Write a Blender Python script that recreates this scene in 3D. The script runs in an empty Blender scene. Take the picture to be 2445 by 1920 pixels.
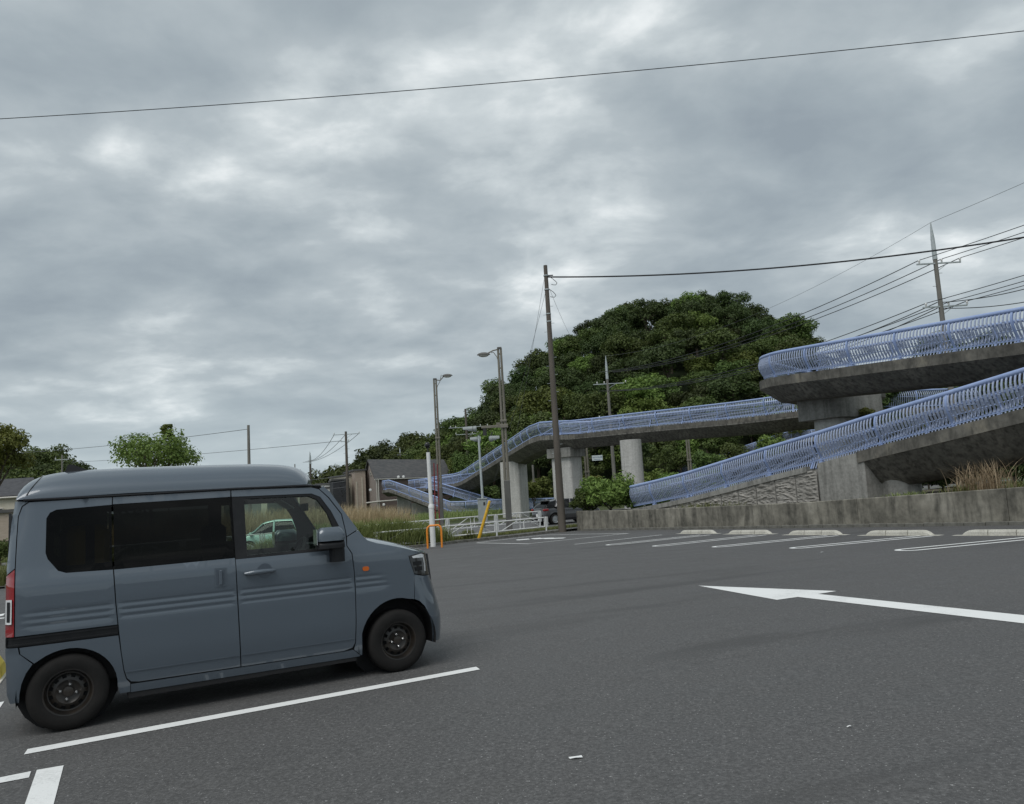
import bpy, bmesh, math, random
from math import sin, cos, pi, radians, sqrt, atan2, exp
from mathutils import Vector, Matrix, noise
from mathutils.geometry import delaunay_2d_cdt
random.seed(7)
S = bpy.context.scene
COL = S.collection

# ------------------------------------------------------------------ camera
PITCH, ROLL, FPX, CAMZ = 0.1141, 0.0576, 1832.7, 1.345
IW, IH = 2445.0, 1920.0
fw = Vector((0, cos(PITCH), sin(PITCH))); up0 = Vector((0, -sin(PITCH), cos(PITCH))); rt0 = Vector((1, 0, 0))
rt = rt0*cos(ROLL) - up0*sin(ROLL); up = rt0*sin(ROLL) + up0*cos(ROLL)
CAM = Vector((0, 0, CAMZ))
cd = bpy.data.cameras.new('camera'); cam = bpy.data.objects.new('camera', cd); COL.objects.link(cam)
cd.sensor_fit = 'HORIZONTAL'; cd.sensor_width = 36.0; cd.lens = 36.0*FPX/IW
cd.clip_start = 0.1; cd.clip_end = 6000
cam.matrix_world = Matrix(((rt.x, up.x, -fw.x, 0), (rt.y, up.y, -fw.y, 0), (rt.z, up.z, -fw.z, CAMZ), (0, 0, 0, 1)))
S.camera = cam
S.render.resolution_x, S.render.resolution_y = 1024, 804

# ------------------------------------------------------------------ sky, sun, exposure
SUN_EL, SUN_AZ = radians(57), radians(212)    # behind the cloud, over the viewer's left shoulder
w = bpy.data.worlds.new('World'); S.world = w; w.use_nodes = True
nt = w.node_tree; nt.nodes.clear(); N = nt.nodes.new; LK = nt.links.new
def vmath(op, a, b=None):
    n = N('ShaderNodeMath'); n.operation = op
    for i, v in enumerate((a, b)):
        if v is None: continue
        if isinstance(v, (int, float)): n.inputs[i].default_value = v
        else: LK(v, n.inputs[i])
    return n.outputs[0]
tc = N('ShaderNodeTexCoord'); sp = N('ShaderNodeSeparateXYZ'); LK(tc.outputs['Generated'], sp.inputs[0])
zc = vmath('ADD', vmath('MAXIMUM', sp.outputs[2], 0.0), 0.24)
cx_ = vmath('DIVIDE', sp.outputs[0], zc); cy_ = vmath('DIVIDE', sp.outputs[1], zc)
cb = N('ShaderNodeCombineXYZ'); LK(cx_, cb.inputs[0]); LK(vmath('MULTIPLY', cy_, 1.15), cb.inputs[1])
def wnoise(scale, detail, rough, dist, off):
    mp = N('ShaderNodeMapping'); mp.inputs['Location'].default_value = off; LK(cb.outputs[0], mp.inputs[0])
    n = N('ShaderNodeTexNoise'); n.inputs['Scale'].default_value = scale; n.inputs['Detail'].default_value = detail
    n.inputs['Roughness'].default_value = rough; n.inputs['Distortion'].default_value = dist
    LK(mp.outputs[0], n.inputs['Vector']); return n.outputs['Fac']
n1 = wnoise(1.75, 6.0, 0.50, 0.3, (3.1, 1.7, 0)); n2 = wnoise(4.4, 7.0, 0.55, 0.2, (7.3, 2.2, 0)); n3 = wnoise(0.75, 3.0, 0.5, 0.0, (1.3, 5.5, 0))
mixv = vmath('ADD', vmath('ADD', vmath('MULTIPLY', n1, 0.50), vmath('MULTIPLY', n2, 0.26)), vmath('MULTIPLY', n3, 0.24))
rp = N('ShaderNodeValToRGB'); LK(mixv, rp.inputs[0]); r_ = rp.color_ramp
r_.elements[0].position = 0.38; r_.elements[0].color = (0.265, 0.310, 0.345, 1)
r_.elements[1].position = 0.63; r_.elements[1].color = (0.79, 0.825, 0.83, 1)
for pos, c in ((0.46, (0.325, 0.375, 0.405, 1)), (0.53, (0.405, 0.455, 0.480, 1)), (0.58, (0.545, 0.595, 0.612, 1))):
    e = r_.elements.new(pos); e.color = c
# the cloud sheet seen edge on towards the horizon evens out
hz = N('ShaderNodeMapRange'); hz.interpolation_type = 'SMOOTHSTEP'; LK(sp.outputs[2], hz.inputs[0])
hz.inputs[1].default_value = 0.0; hz.inputs[2].default_value = 0.20; hz.inputs[3].default_value = 0.75; hz.inputs[4].default_value = 0.0
mx = N('ShaderNodeMix'); mx.data_type = 'RGBA'; LK(hz.outputs[0], mx.inputs[0]); LK(rp.outputs[0], mx.inputs[6]); mx.inputs[7].default_value = (0.43, 0.505, 0.545, 1)
sky = N('ShaderNodeTexSky'); sky.sky_type = 'NISHITA'; sky.sun_disc = False; sky.sun_elevation = SUN_EL; sky.sun_rotation = SUN_AZ
bg1 = N('ShaderNodeBackground'); LK(sky.outputs[0], bg1.inputs[0]); bg1.inputs[1].default_value = 0.08
bg2 = N('ShaderNodeBackground'); LK(mx.outputs[2], bg2.inputs[0]); bg2.inputs[1].default_value = 1.0
ms = N('ShaderNodeMixShader'); ms.inputs[0].default_value = 0.93; LK(bg1.outputs[0], ms.inputs[1]); LK(bg2.outputs[0], ms.inputs[2])
wo = N('ShaderNodeOutputWorld'); LK(ms.outputs[0], wo.inputs[0])
sd = bpy.data.lights.new('sun', 'SUN'); sd.energy = 1.5; sd.angle = radians(40); sd.color = (1.0, 0.97, 0.93)
so = bpy.data.objects.new('sun', sd); COL.objects.link(so)
so.rotation_euler = Vector((sin(SUN_AZ)*cos(SUN_EL), cos(SUN_AZ)*cos(SUN_EL), sin(SUN_EL))).to_track_quat('Z', 'Y').to_euler()
VS = S.view_settings; VS.view_transform = 'Standard'; VS.look = 'None'; VS.exposure = 0.22; VS.gamma = 1.0; VS.use_curve_mapping = False

# ------------------------------------------------------------------ the survey: where a sight line meets the place
PA, PB = 0.0155, -0.0237                       # the car park falls gently away and to the left
def lot(x, y): return PA*x + PB*y
def ray(u, v): return fw + rt*((u-IW/2)/FPX) - up*((v-IH/2)/FPX)
def at(u, v, Y): d = ray(u, v); return CAM + d*(Y/d.y)
def onlot(u, v, dz=0.0):
    d = ray(u, v); return CAM + d*((dz-CAMZ)/(d.z - PA*d.x - PB*d.y))
def onz(u, v, z): d = ray(u, v); return CAM + d*((z-CAMZ)/d.z)

# ------------------------------------------------------------------ mesh helpers
def finish(me, smooth=None):
    if smooth is not None:
        me.polygons.foreach_set('use_smooth', [True]*len(me.polygons))
        if smooth < 180: me.set_sharp_from_angle(angle=radians(smooth))
    me.update(); return me
class MB:
    def __init__(s): s.v = []; s.f = []; s.m = []
    def add(s, vs, fs, mi=0):
        o = len(s.v); s.v += [tuple(v) for v in vs]; s.f += [tuple(i+o for i in f) for f in fs]; s.m += [mi]*len(fs); return s
    def box(s, c, size, rz=0.0, mi=0, M=None):
        hx, hy, hz_ = size[0]/2, size[1]/2, size[2]/2
        vs = [Vector((x*hx, y*hy, z*hz_)) for x in (-1, 1) for y in (-1, 1) for z in (-1, 1)]
        if M is not None: vs = [M @ v for v in vs]
        elif rz: R_ = Matrix.Rotation(rz, 3, 'Z'); vs = [R_ @ v for v in vs]
        c = Vector(c); return s.add([v+c for v in vs], [(0,1,3,2),(4,6,7,5),(0,4,5,1),(2,3,7,6),(0,2,6,4),(1,5,7,3)], mi)
    def bbox(s, c, size, b=0.01, rz=0.0, mi=0):      # box with chamfered vertical and top edges
        hx, hy, h = size[0]/2, size[1]/2, size[2]/2; vs = []
        for z, i in ((-h, 0), (h-b, 0), (h, b)):
            X, Y = hx-i, hy-i
            vs += [(X-b, -Y, z), (X, -Y+b, z), (X, Y-b, z), (X-b, Y, z), (-X+b, Y, z), (-X, Y-b, z), (-X, -Y+b, z), (-X+b, -Y, z)]
        R_ = Matrix.Rotation(rz, 3, 'Z'); c = Vector(c)
        fs = [tuple(range(7, -1, -1)), tuple(range(16, 24))]
        for k in (0, 8): fs += [(k+i, k+(i+1) % 8, k+8+(i+1) % 8, k+8+i) for i in range(8)]
        return s.add([R_ @ Vector(v)+c for v in vs], fs, mi)
    def tube(s, pts, r, n=8, mi=0, caps=True, closed=False):
        pts = [Vector(p) for p in pts]; k = len(pts); rr = r if isinstance(r, (list, tuple)) else [r]*k; vs = []; ref = None
        for i, p in enumerate(pts):
            a = pts[i-1] if (i or closed) else p; b = pts[(i+1) % k] if (i < k-1 or closed) else p
            t = (b-a).normalized()
            if ref is None: ref = Vector((0, 0, 1)) if abs(t.z) < .9 else Vector((1, 0, 0))
            u = (ref - t*ref.dot(t)); u = u.normalized() if u.length > 1e-6 else t.orthogonal().normalized(); ref = u; w_ = t.cross(u)
            vs += [p + (u*cos(2*pi*j/n) + w_*sin(2*pi*j/n))*rr[i] for j in range(n)]
        fs = [(i*n+j, i*n+(j+1) % n, ((i+1) % k)*n+(j+1) % n, ((i+1) % k)*n+j) for i in range(k if closed else k-1) for j in range(n)]
        if caps and not closed: fs += [tuple(range(n-1, -1, -1)), tuple(range((k-1)*n, k*n))]
        return s.add(vs, fs, mi)
    def lathe(s, prof, n=24, axis='Z', c=(0, 0, 0), mi=0, skip=None, close=False):
        c = Vector(c); vs = []; k = len(prof)
        for r, h in prof:
            for j in range(n):
                a = 2*pi*j/n; x, y = r*cos(a), r*sin(a)
                v = (x, y, h) if axis == 'Z' else ((x, h, y) if axis == 'Y' else (h, x, y)); vs.append(Vector(v)+c)
        fs = []
        for i in range(k-1):
            for j in range(n):
                if skip and skip(i, j): continue
                q = (i*n+j, i*n+(j+1) % n, (i+1)*n+(j+1) % n, (i+1)*n+j); fs.append(q if axis != 'Y' else q[::-1])
        if close: fs += [tuple(range(n)), tuple(range((k-1)*n, k*n))]
        return s.add(vs, fs, mi)
    def prism(s, poly, h0, h1, mi=0, flip=False):      # poly in xy, extruded along z
        n = len(poly); vs = [(p[0], p[1], h0) for p in poly]+[(p[0], p[1], h1) for p in poly]
        return s.add(vs, [tuple(range(n-1, -1, -1)), tuple(range(n, 2*n))]+[(i, (i+1) % n, n+(i+1) % n, n+i) for i in range(n)], mi)
    def grid(s, rows, mi=0, flip=False):
        n = len(rows[0]); vs = [v for r in rows for v in r]; fs = []
        for i in range(len(rows)-1):
            for j in range(n-1):
                q = (i*n+j, i*n+j+1, (i+1)*n+j+1, (i+1)*n+j); fs.append(q[::-1] if flip else q)
        return s.add(vs, fs, mi)
    def mesh(s, name, mats, smooth=None):
        me = bpy.data.meshes.new(name); me.from_pydata(s.v, [], s.f)
        for m in (mats if isinstance(mats, (list, tuple)) else [mats]): me.materials.append(m)
        if any(s.m): me.polygons.foreach_set('material_index', s.m)
        return finish(me, smooth)
    def build(s, name, mats, parent=None, smooth=None, loc=None, rz=None):
        return link(name, s.mesh(name, mats, smooth), parent, loc, rz)
def link(name, me, parent=None, loc=None, rz=None):
    o = bpy.data.objects.new(name, me); COL.objects.link(o)
    if parent is not None: o.parent = parent
    if loc is not None: o.location = loc
    if rz is not None: o.rotation_euler = (0, 0, rz)
    return o
def tag(o, label=None, cat=None, group=None, kind=None):
    if label: o['label'] = label
    if cat: o['category'] = cat
    if group: o['group'] = group
    if kind: o['kind'] = kind
    return o
def thing(name, label, cat, loc=(0, 0, 0), rz=0.0, group=None):
    o = bpy.data.objects.new(name, None); COL.objects.link(o); o.location = loc; o.rotation_euler = (0, 0, rz); o.empty_display_size = .3
    return tag(o, label, cat, group)
def rel(pts, o):                                     # world points into a thing's own frame (translation only)
    return [Vector(p)-Vector(o.location) for p in pts]

# ------------------------------------------------------------------ materials
def mat(name, base=(.5, .5, .5), rough=.6, metal=0.0, spec=.5, coat=0.0):
    m = bpy.data.materials.new(name); m.use_nodes = True; b = m.node_tree.nodes['Principled BSDF']
    b.inputs['Base Color'].default_value = (*base, 1); b.inputs['Roughness'].default_value = rough; b.inputs['Metallic'].default_value = metal
    b.inputs['Specular IOR Level'].default_value = spec; b.inputs['Coat Weight'].default_value = coat; b.inputs['Coat Roughness'].default_value = .03
    return m
class NT:
    def __init__(s, m): s.t = m.node_tree; s.b = s.t.nodes['Principled BSDF']
    def n(s, k, **kw):
        x = s.t.nodes.new(k)
        for a, v in kw.items(): setattr(x, a, v)
        return x
    def l(s, a, b): s.t.links.new(a, b)
    def pos(s, scale=(1, 1, 1), coord='Object', rot=(0, 0, 0)):
        tc_ = s.n('ShaderNodeTexCoord'); mp = s.n('ShaderNodeMapping'); mp.inputs['Scale'].default_value = scale; mp.inputs['Rotation'].default_value = rot
        s.l(tc_.outputs[coord], mp.inputs[0]); return mp.outputs[0]
    def noise(s, vec, scale, detail=4, rough=.55, dist=0.0):
        x = s.n('ShaderNodeTexNoise'); x.inputs['Scale'].default_value = scale; x.inputs['Detail'].default_value = detail
        x.inputs['Roughness'].default_value = rough; x.inputs['Distortion'].default_value = dist; s.l(vec, x.inputs['Vector']); return x.outputs['Fac']
    def ramp(s, fac, stops):
        x = s.n('ShaderNodeValToRGB'); s.l(fac, x.inputs[0]); e = x.color_ramp.elements
        while len(e) < len(stops): e.new(.5)
        for i, (p, c) in enumerate(stops): e[i].position = p; e[i].color = (*c, 1) if len(c) == 3 else c
        return x.outputs[0]
    def mix(s, fac, a, b, mode='MIX'):
        x = s.n('ShaderNodeMix'); x.data_type = 'RGBA'; x.blend_type = mode
        for i, v in ((0, fac), (6, a), (7, b)):
            if isinstance(v, (int, float)): x.inputs[i].default_value = v
            elif isinstance(v, tuple): x.inputs[i].default_value = (*v, 1) if len(v) == 3 else v
            else: s.l(v, x.inputs[i])
        return x.outputs[2]
    def math(s, op, a, b=0.0):
        x = s.n('ShaderNodeMath'); x.operation = op
        for i, v in enumerate((a, b)):
            if isinstance(v, (int, float)): x.inputs[i].default_value = v
            else: s.l(v, x.inputs[i])
        return x.outputs[0]
    def bump(s, fac, strength, dist):
        x = s.n('ShaderNodeBump'); x.inputs['Strength'].default_value = strength; x.inputs['Distance'].default_value = dist
        s.l(fac, x.inputs['Height']); s.l(x.outputs[0], s.b.inputs['Normal'])
    def col(s, c): s.l(c, s.b.inputs['Base Color'])

def var_mat(name, c0, c1, scale, rough=.8, bump=0.0, bscale=None, stretch=(1, 1, 1), spec=.3, lo=.35, hi=.65, detail=5):
    m = mat(name, c0, rough, spec=spec); t = NT(m); v = t.pos(stretch)
    f = t.noise(v, scale, detail); t.col(t.ramp(f, [(lo, c0), (hi, c1)]))
    if bump: t.bump(t.noise(t.pos(), bscale or scale*6, 4), .5, bump)
    return m
# asphalt: aggregate speckle, patches, long stains
def asphalt(name, base, stains=True):
    m = mat(name, base, .8, spec=.55); t = NT(m); v = t.pos(coord='Object')
    big = t.noise(v, .22, 4, .6, .6); mid = t.noise(v, 1.7, 5, .6); fine = t.noise(v, 42, 5, .8); ag = t.noise(v, 60, 2, .6)
    k = lambda f: tuple(c*f for c in base)
    c = t.ramp(big, [(.30, k(.80)), (.50, k(1.0)), (.70, k(1.10))])
    c = t.mix(.35, c, t.ramp(mid, [(.3, k(.80)), (.7, k(1.2))]))
    c = t.mix(.55, c, t.ramp(fine, [(.34, k(.25)), (.5, k(.95)), (.66, k(2.2))]))
    c = t.mix(t.ramp(ag, [(.67, (0, 0, 0)), (.73, (1, 1, 1))]), c, k(4.2))
    if stains:
        rv = t.n('ShaderNodeMapping'); rv.inputs['Scale'].default_value = (.13, .75, 1); t.l(t.pos(rot=(0, 0, radians(-22))), rv.inputs[0])
        st = t.noise(rv.outputs[0], 1.3, 5, .55, .5)
        c = t.mix(t.ramp(st, [(.55, (0, 0, 0)), (.68, (.6, .6, .6))]), c, k(.58))
    t.col(c); t.l(t.ramp(mid, [(.3, (.66,)*3), (.7, (.86,)*3)]), t.b.inputs['Roughness'])
    t.bump(t.mix(.5, fine, ag), .55, .006); return m
M_lot = asphalt('asphalt_lot', (.086, .085, .084)); M_road = asphalt('asphalt_road', (.115, .115, .115), False); M_walk = asphalt('asphalt_walk', (.125, .123, .12), False)
def paint_mat(name, base, wear):
    m = mat(name, base, .75, spec=.3); t = NT(m); v = t.pos(); a = t.noise(v, 40, 5, .7); b = t.noise(v, 2.2, 4, .6)
    c = t.ramp(t.mix(.5, a, b), [(.30, tuple(x*wear for x in base)), (.46, base), (.8, tuple(min(1, x*1.06) for x in base))]); t.col(c); t.bump(a, .3, .003); return m
M_paint = paint_mat('road_paint', (.80, .81, .80), .70)
# weathered concrete; black streaks that run down from the top are real grime (spore growth)
def concrete(name, base, dark, streak, pale=None, sz=(1.6, 1.6, .12), bscale=9, top=None, blot=.5):
    m = mat(name, base, .9, spec=.2); t = NT(m); v = t.pos(); sv = t.pos(sz)
    f = t.noise(v, .9, 6, .62, .4); g = t.noise(sv, 2.2, 5, .6, .2); h_ = t.noise(v, bscale, 5, .65)
    c = t.ramp(f, [(.28, tuple(b*(1-blot)+d*blot for b, d in zip(base, dark))), (.55, base), (.75, pale or tuple(b*1.15 for b in base))])
    c = t.mix(t.ramp(g, [(.44, (0, 0, 0)), (.62, (streak,)*3)]), c, dark)
    c = t.mix(.30, c, t.ramp(h_, [(.3, dark), (.7, tuple(min(1, b*1.45) for b in base))]))
    if top:                                             # grime grown along the upper edge, ragged
        z0, z1, amt = top; sx = t.n('ShaderNodeSeparateXYZ'); tc_ = t.n('ShaderNodeTexCoord'); t.l(tc_.outputs['Object'], sx.inputs[0])
        q = t.math('ADD', sx.outputs[2], t.math('MULTIPLY', t.math('SUBTRACT', g, .5), 1.6))
        mr = t.n('ShaderNodeMapRange'); t.l(q, mr.inputs[0]); mr.inputs[1].default_value = z0; mr.inputs[2].default_value = z1; mr.inputs[4].default_value = amt
        c = t.mix(mr.outputs[0], c, dark)
    t.col(c); t.bump(h_, .4, .012); return m
M_wall = concrete('wall_concrete', (.265, .25, .21), (.05, .049, .043), .8, (.42, .40, .345), (1.5, 1.5, .28), bscale=5, blot=.9)
M_gird = concrete('girder_concrete', (.20, .193, .175), (.05, .049, .045), .85, (.34, .325, .29), (2.6, 2.6, .10), blot=.6)
M_fascia = concrete('fascia_concrete', (.165, .158, .14), (.045, .044, .04), .7, (.34, .31, .245), (2.0, 2.0, .8), bscale=5, blot=.9)
M_pier = concrete('pier_concrete', (.52, .515, .495), (.22, .22, .205), .4, (.60, .595, .575), blot=.25)
M_cap = concrete('cap_concrete', (.33, .325, .305), (.09, .09, .082), .65, (.41, .405, .38), blot=.5)
M_block = concrete('kerb_concrete', (.19, .185, .165), (.07, .07, .06), .5, (.27, .26, .24), blot=.6)
M_stop = concrete('stop_concrete', (.60, .585, .52), (.22, .21, .18), .3, (.68, .665, .60), blot=.2, bscale=30)
M_panel = concrete('rock_face_concrete', (.34, .325, .30), (.08, .078, .07), .3, (.46, .445, .42), blot=.4, bscale=12)
M_rail = var_mat('rail_blue', (.27, .36, .60), (.33, .42, .66), 3.0, .42, spec=.5)
M_bar = var_mat('baluster_blue', (.305, .365, .515), (.39, .45, .60), 5.0, .45, spec=.5)
M_pole = var_mat('pole_brown', (.090, .078, .066), (.135, .118, .10), 2.0, .7, stretch=(1, 1, .2))
M_polec = var_mat('pole_concrete', (.16, .155, .14), (.23, .22, .20), 2.0, .85, stretch=(1, 1, .2))
M_lamp = var_mat('lamp_post_bronze', (.155, .145, .115), (.21, .195, .16), 3.0, .5, stretch=(1, 1, .3), spec=.5)
M_galv = var_mat('galvanised', (.36, .41, .42), (.46, .50, .51), 5.0, .45, spec=.5)
M_box = var_mat('cabinet_grey', (.28, .31, .31), (.34, .37, .37), 4.0, .5)
M_white = var_mat('white_enamel', (.72, .73, .72), (.80, .80, .79), 3.0, .35)
M_orange = mat('orange_enamel', (.80, .27, .03), .35)
M_yel = var_mat('yellow_plastic', (.72, .40, .03), (.80, .50, .06), 6.0, .4)
M_ystop = var_mat('yellow_paint', (.70, .52, .05), (.80, .64, .12), 8.0, .6)
M_red = mat('red_enamel', (.20, .025, .03), .4)
M_dark = mat('dark_steel', (.03, .03, .032), .5)
M_wire = mat('cable_black', (.035, .036, .04), .6)
M_wireg = mat('cable_grey', (.12, .125, .13), .6)
M_porc = mat('porcelain', (.75, .75, .74), .2)
M_glassl = mat('lamp_glass', (.55, .55, .5), .15)
M_soil = var_mat('soil', (.06, .052, .035), (.11, .095, .065), 1.5, .95, .02)
M_earth = var_mat('grassy_earth', (.040, .058, .020), (.085, .095, .038), .5, .95, .03)
M_wood = var_mat('wood_floor_green', (.014, .024, .009), (.03, .042, .016), .3, .95)
M_bark = var_mat('bark', (.075, .06, .045), (.13, .11, .085), 4.0, .9, stretch=(1, 1, .3))
def leaf(name, c0, c1, trans=.25, yellow=None):
    m = mat(name, c0, .55, spec=.3); t = NT(m); oi = t.n('ShaderNodeObjectInfo'); g = t.n('ShaderNodeNewGeometry')
    f = t.noise(t.pos(coord='Object'), .55, 3, .6); r = t.math('ADD', t.math('MULTIPLY', g.outputs['Random Per Island'], .6), t.math('MULTIPLY', f, .7))
    c = t.ramp(r, [(.25, c0), (.85, c1)])
    hv = t.n('ShaderNodeHueSaturation'); t.l(c, hv.inputs['Color'])
    t.l(t.math('ADD', t.math('MULTIPLY', oi.outputs['Random'], .045), .478), hv.inputs['Hue'])
    t.l(t.math('ADD', t.math('MULTIPLY', oi.outputs['Random'], .7), .66), hv.inputs['Value'])
    t.l(hv.outputs[0], t.b.inputs['Base Color'])
    tr = t.n('ShaderNodeBsdfTranslucent'); t.l(hv.outputs[0], tr.inputs[0]); mxs = t.n('ShaderNodeMixShader'); mxs.inputs[0].default_value = trans
    out = t.t.nodes['Material Output']; t.l(t.b.outputs[0], mxs.inputs[1]); t.l(tr.outputs[0], mxs.inputs[2]); t.l(mxs.outputs[0], out.inputs[0])
    return m
M_leafD = leaf('leaf_dark', (.036, .058, .018), (.082, .115, .036))
M_leafM = leaf('leaf_mid', (.055, .086, .022), (.118, .160, .044))
M_leafL = leaf('leaf_light', (.085, .130, .026), (.180, .235, .058))
M_leafY = leaf('leaf_yellowish', (.10, .125, .025), (.20, .22, .055))
M_grass = leaf('grass_green', (.115, .145, .040), (.26, .29, .11), .35)
M_dry = leaf('grass_dry', (.42, .34, .19), (.66, .56, .35), .35)
# ------------------------------------------------------------------ the setting
ZR = -0.90                                              # level of the public road
KERB = [(2.94, 39.73), (2.2, 39.35), (-4.18, 33.46), (-10.0, 29.1), (-16.6, 25.0), (-42, 9.0)]
WA, WB = Vector((12.81, 19.81)), Vector((2.94, 39.73))
dW = (WB-WA).normalized(); nW = Vector((dW.y, -dW.x))   # along the retaining wall (away), and behind it
def wl(s, o=0.0): p = WA + dW*s + nW*o; return p.x, p.y
def lerp_tab(tab, s):
    if s <= tab[0][0]: a, b = tab[0], tab[1]
    elif s >= tab[-1][0]: a, b = tab[-2], tab[-1]
    else:
        for a, b in zip(tab, tab[1:]):
            if a[0] <= s <= b[0]: break
    return a[1] + (b[1]-a[1])*(s-a[0])/(b[0]-a[0])
WTOP = [(-14, 1.35), (0, .68), (2.9, .55), (7.6, .35), (13.4, .22), (17.6, .13), (22.2, .09)]
def wtop(s): return lerp_tab(WTOP, s)
# ground to the horizon
mb = MB(); rows = []
for i in range(41):
    r_row = []
    for j in range(41):
        x, y = (i/20-1), (j/20-1); x = math.copysign(abs(x)**2.2, x)*2600; y = math.copysign(abs(y)**2.2, y)*2600+40
        r_row.append((x, y, -1.12 if y > -60 else -1.12 - .0237*0))
    rows.append(r_row)
tag(mb.grid(rows, flip=True).build('ground', M_earth), kind='structure')
# car park surface
lp = [(p[0], p[1]) for p in KERB] + [(-48, -30), (40, -30), wl(-32), wl(-14), wl(0), wl(8), wl(15)]
lp = lp[::-1]
bm = bmesh.new(); vs = [bm.verts.new((x, y, lot(x, y))) for x, y in lp]; f_ = bm.faces.new(vs); bmesh.ops.triangulate(bm, faces=[f_])
me = bpy.data.meshes.new('car_park'); bm.normal_update(); bm.faces.ensure_lookup_table()
if bm.faces[0].normal.z < 0: bmesh.ops.reverse_faces(bm, faces=bm.faces[:])
bm.to_mesh(me); bm.free(); me.materials.append(M_lot); tag(link('car_park', me), kind='structure')
# strips that run beside the kerb, out to the far side of the road
def strip(name, m, a, b, z, kind='structure', dz=0.0):
    pts = [Vector((p[0], p[1])) for p in [(60, 92.2)]+KERB[1:]]; mbs = MB(); rowA, rowB = [], []
    for i, p in enumerate(pts):
        t = (pts[min(i+1, len(pts)-1)]-pts[max(i-1, 0)]).normalized(); n = Vector((t.y, -t.x))   # points away from the car park
        if n.y < 0: n = -n
        for r, o in ((rowA, a), (rowB, b)): q = p+n*o; r.append((q.x, q.y, z+dz))
    mbs.grid([rowA, rowB], flip=False); o = mbs.build(name, m)
    me_ = o.data
    if me_.polygons[0].normal.z < 0: me_.flip_normals()
    return tag(o, kind=kind)
strip('pavement', M_walk, .13, 1.15, -.800, dz=0.0)
strip('verge', M_earth, 1.15, 2.0, -.82)
strip('footway', M_walk, 2.0, 3.7, -.84)
strip('road', M_road, 3.7, 13.5, ZR)
strip('far_footway', M_walk, 13.5, 16.5, ZR+.10)
# kerb stones along the car park edge
kerb = bpy.data.objects.new('kerb', None); COL.objects.link(kerb); tag(kerb, kind='structure')
km = MB().bbox((0, 0, 0), (.585, .13, .30), .012).mesh('kerb_stone', M_block)
for a, b in zip(KERB[1:4], KERB[2:5]):
    a, b = Vector(a), Vector(b); L_ = (b-a).length; n = int(L_/.6); d = (b-a)/L_; ang = atan2(d.y, d.x)
    for i in range(n):
        p = a+d*(i+.5)*L_/n; nn = Vector((d.y, -d.x)); nn = nn if nn.y > 0 else -nn; p = p+nn*.065
        link('kerb_stone', km, kerb, (p.x, p.y, max(lot(p.x, p.y)-.035, -.93)+random.uniform(-.006, .006)), ang+random.uniform(-.006, .006))
# retaining wall beside the bays: cast lengths with open joints
wall = thing('retaining_wall', 'low weathered concrete wall with dark streaks behind the marked parking bays', 'wall', (*wl(10), 0))
marks = [-14, -9.0, -4.2, 0.35, 5.0, 9.6, 14.1, 18.4, 22.2]
for k, (a, b) in enumerate(zip(marks, marks[1:])):
    mb = MB(); ns = 8
    for i in range(ns+1):
        s = a+.008+(b-a-.016)*i/ns; x0, y0 = wl(s, 0); x1, y1 = wl(s, .28); zb = lot(x0, y0)-.25; zt = wtop(s)
        mb.v += [Vector(q)-wall.location for q in ((x0, y0, zb), (x0-nW.x*.0, y0, zt-.02), (x0+nW.x*.02, y0+nW.y*.02, zt), (x1, y1, zt), (x1, y1, zb))]
    for i in range(ns):
        for j in range(5): mb.f.append((i*5+j, i*5+(j+1) % 5, (i+1)*5+(j+1) % 5, (i+1)*5+j)); mb.m.append(0)
    for e in (0, ns): mb.f.append(tuple(e*5+j for j in range(5))); mb.m.append(0)
    me = mb.mesh('wall_section', M_wall); bm = bmesh.new(); bm.from_mesh(me); bmesh.ops.recalc_face_normals(bm, faces=bm.faces[:]); bm.to_mesh(me); bm.free()
    link('wall_section', me, wall)
# footing kerb at the foot of the wall, in blocks
fm = MB().bbox((0, 0, 0), (.585, .16, .20), .012).mesh('footing_block', M_block)
foot = bpy.data.objects.new('footing_kerb', None); COL.objects.link(foot); tag(foot, kind='structure')
s = -6.0
while s < 21.6:
    x, y = wl(s, -.085); link('footing_block', fm, foot, (x, y, lot(x, y)-.005+random.uniform(-.008, .008)), atan2(dW.y, dW.x)+random.uniform(-.01, .01)); s += .6
# planted bed behind the wall
mb = MB(); rows = []
for i in range(24):
    s = -14+36*i/23; r_row = []
    for j in range(9):
        o = .28+j*2.1; x, y = wl(s, o); r_row.append((x, y, wtop(s)-.07+.10*noise.noise((x*.4, y*.4, 0))*(j > 0)))
    rows.append(r_row)
bed = tag(mb.grid(rows).build('planted_bed', M_soil), kind='structure')
if bed.data.polygons[0].normal.z < 0: bed.data.flip_normals()

# ------------------------------------------------------------------ painted markings
def sheet(name, poly, m=M_paint, dz=.004, parent=None):
    bm = bmesh.new(); vs = [bm.verts.new((p[0], p[1], lot(p[0], p[1])+dz)) for p in poly]; f = bm.faces.new(vs); bmesh.ops.triangulate(bm, faces=[f]); bm.normal_update()
    for f in bm.faces:
        if f.normal.z < 0: f.normal_flip()
    me = bpy.data.meshes.new(name); bm.to_mesh(me); bm.free(); me.materials.append(m); return link(name, me, parent)
def stroke(name, pts, wd, closed=False):
    pts = [Vector((p[0], p[1])) for p in pts]; A_, B_ = [], []
    for i, p in enumerate(pts):
        t = (pts[min(i+1, len(pts)-1)]-pts[max(i-1, 0)]).normalized(); n = Vector((-t.y, t.x))*wd/2; A_.append(p+n); B_.append(p-n)
    mbs = MB().grid([[(q.x, q.y, lot(q.x, q.y)+.004) for q in r] for r in (A_, B_)]); o = mbs.build(name, M_paint)
    if o.data.polygons[0].normal.z < 0: o.data.flip_normals()
    return o
G2 = lambda u, v: onlot(u, v).xy
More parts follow.
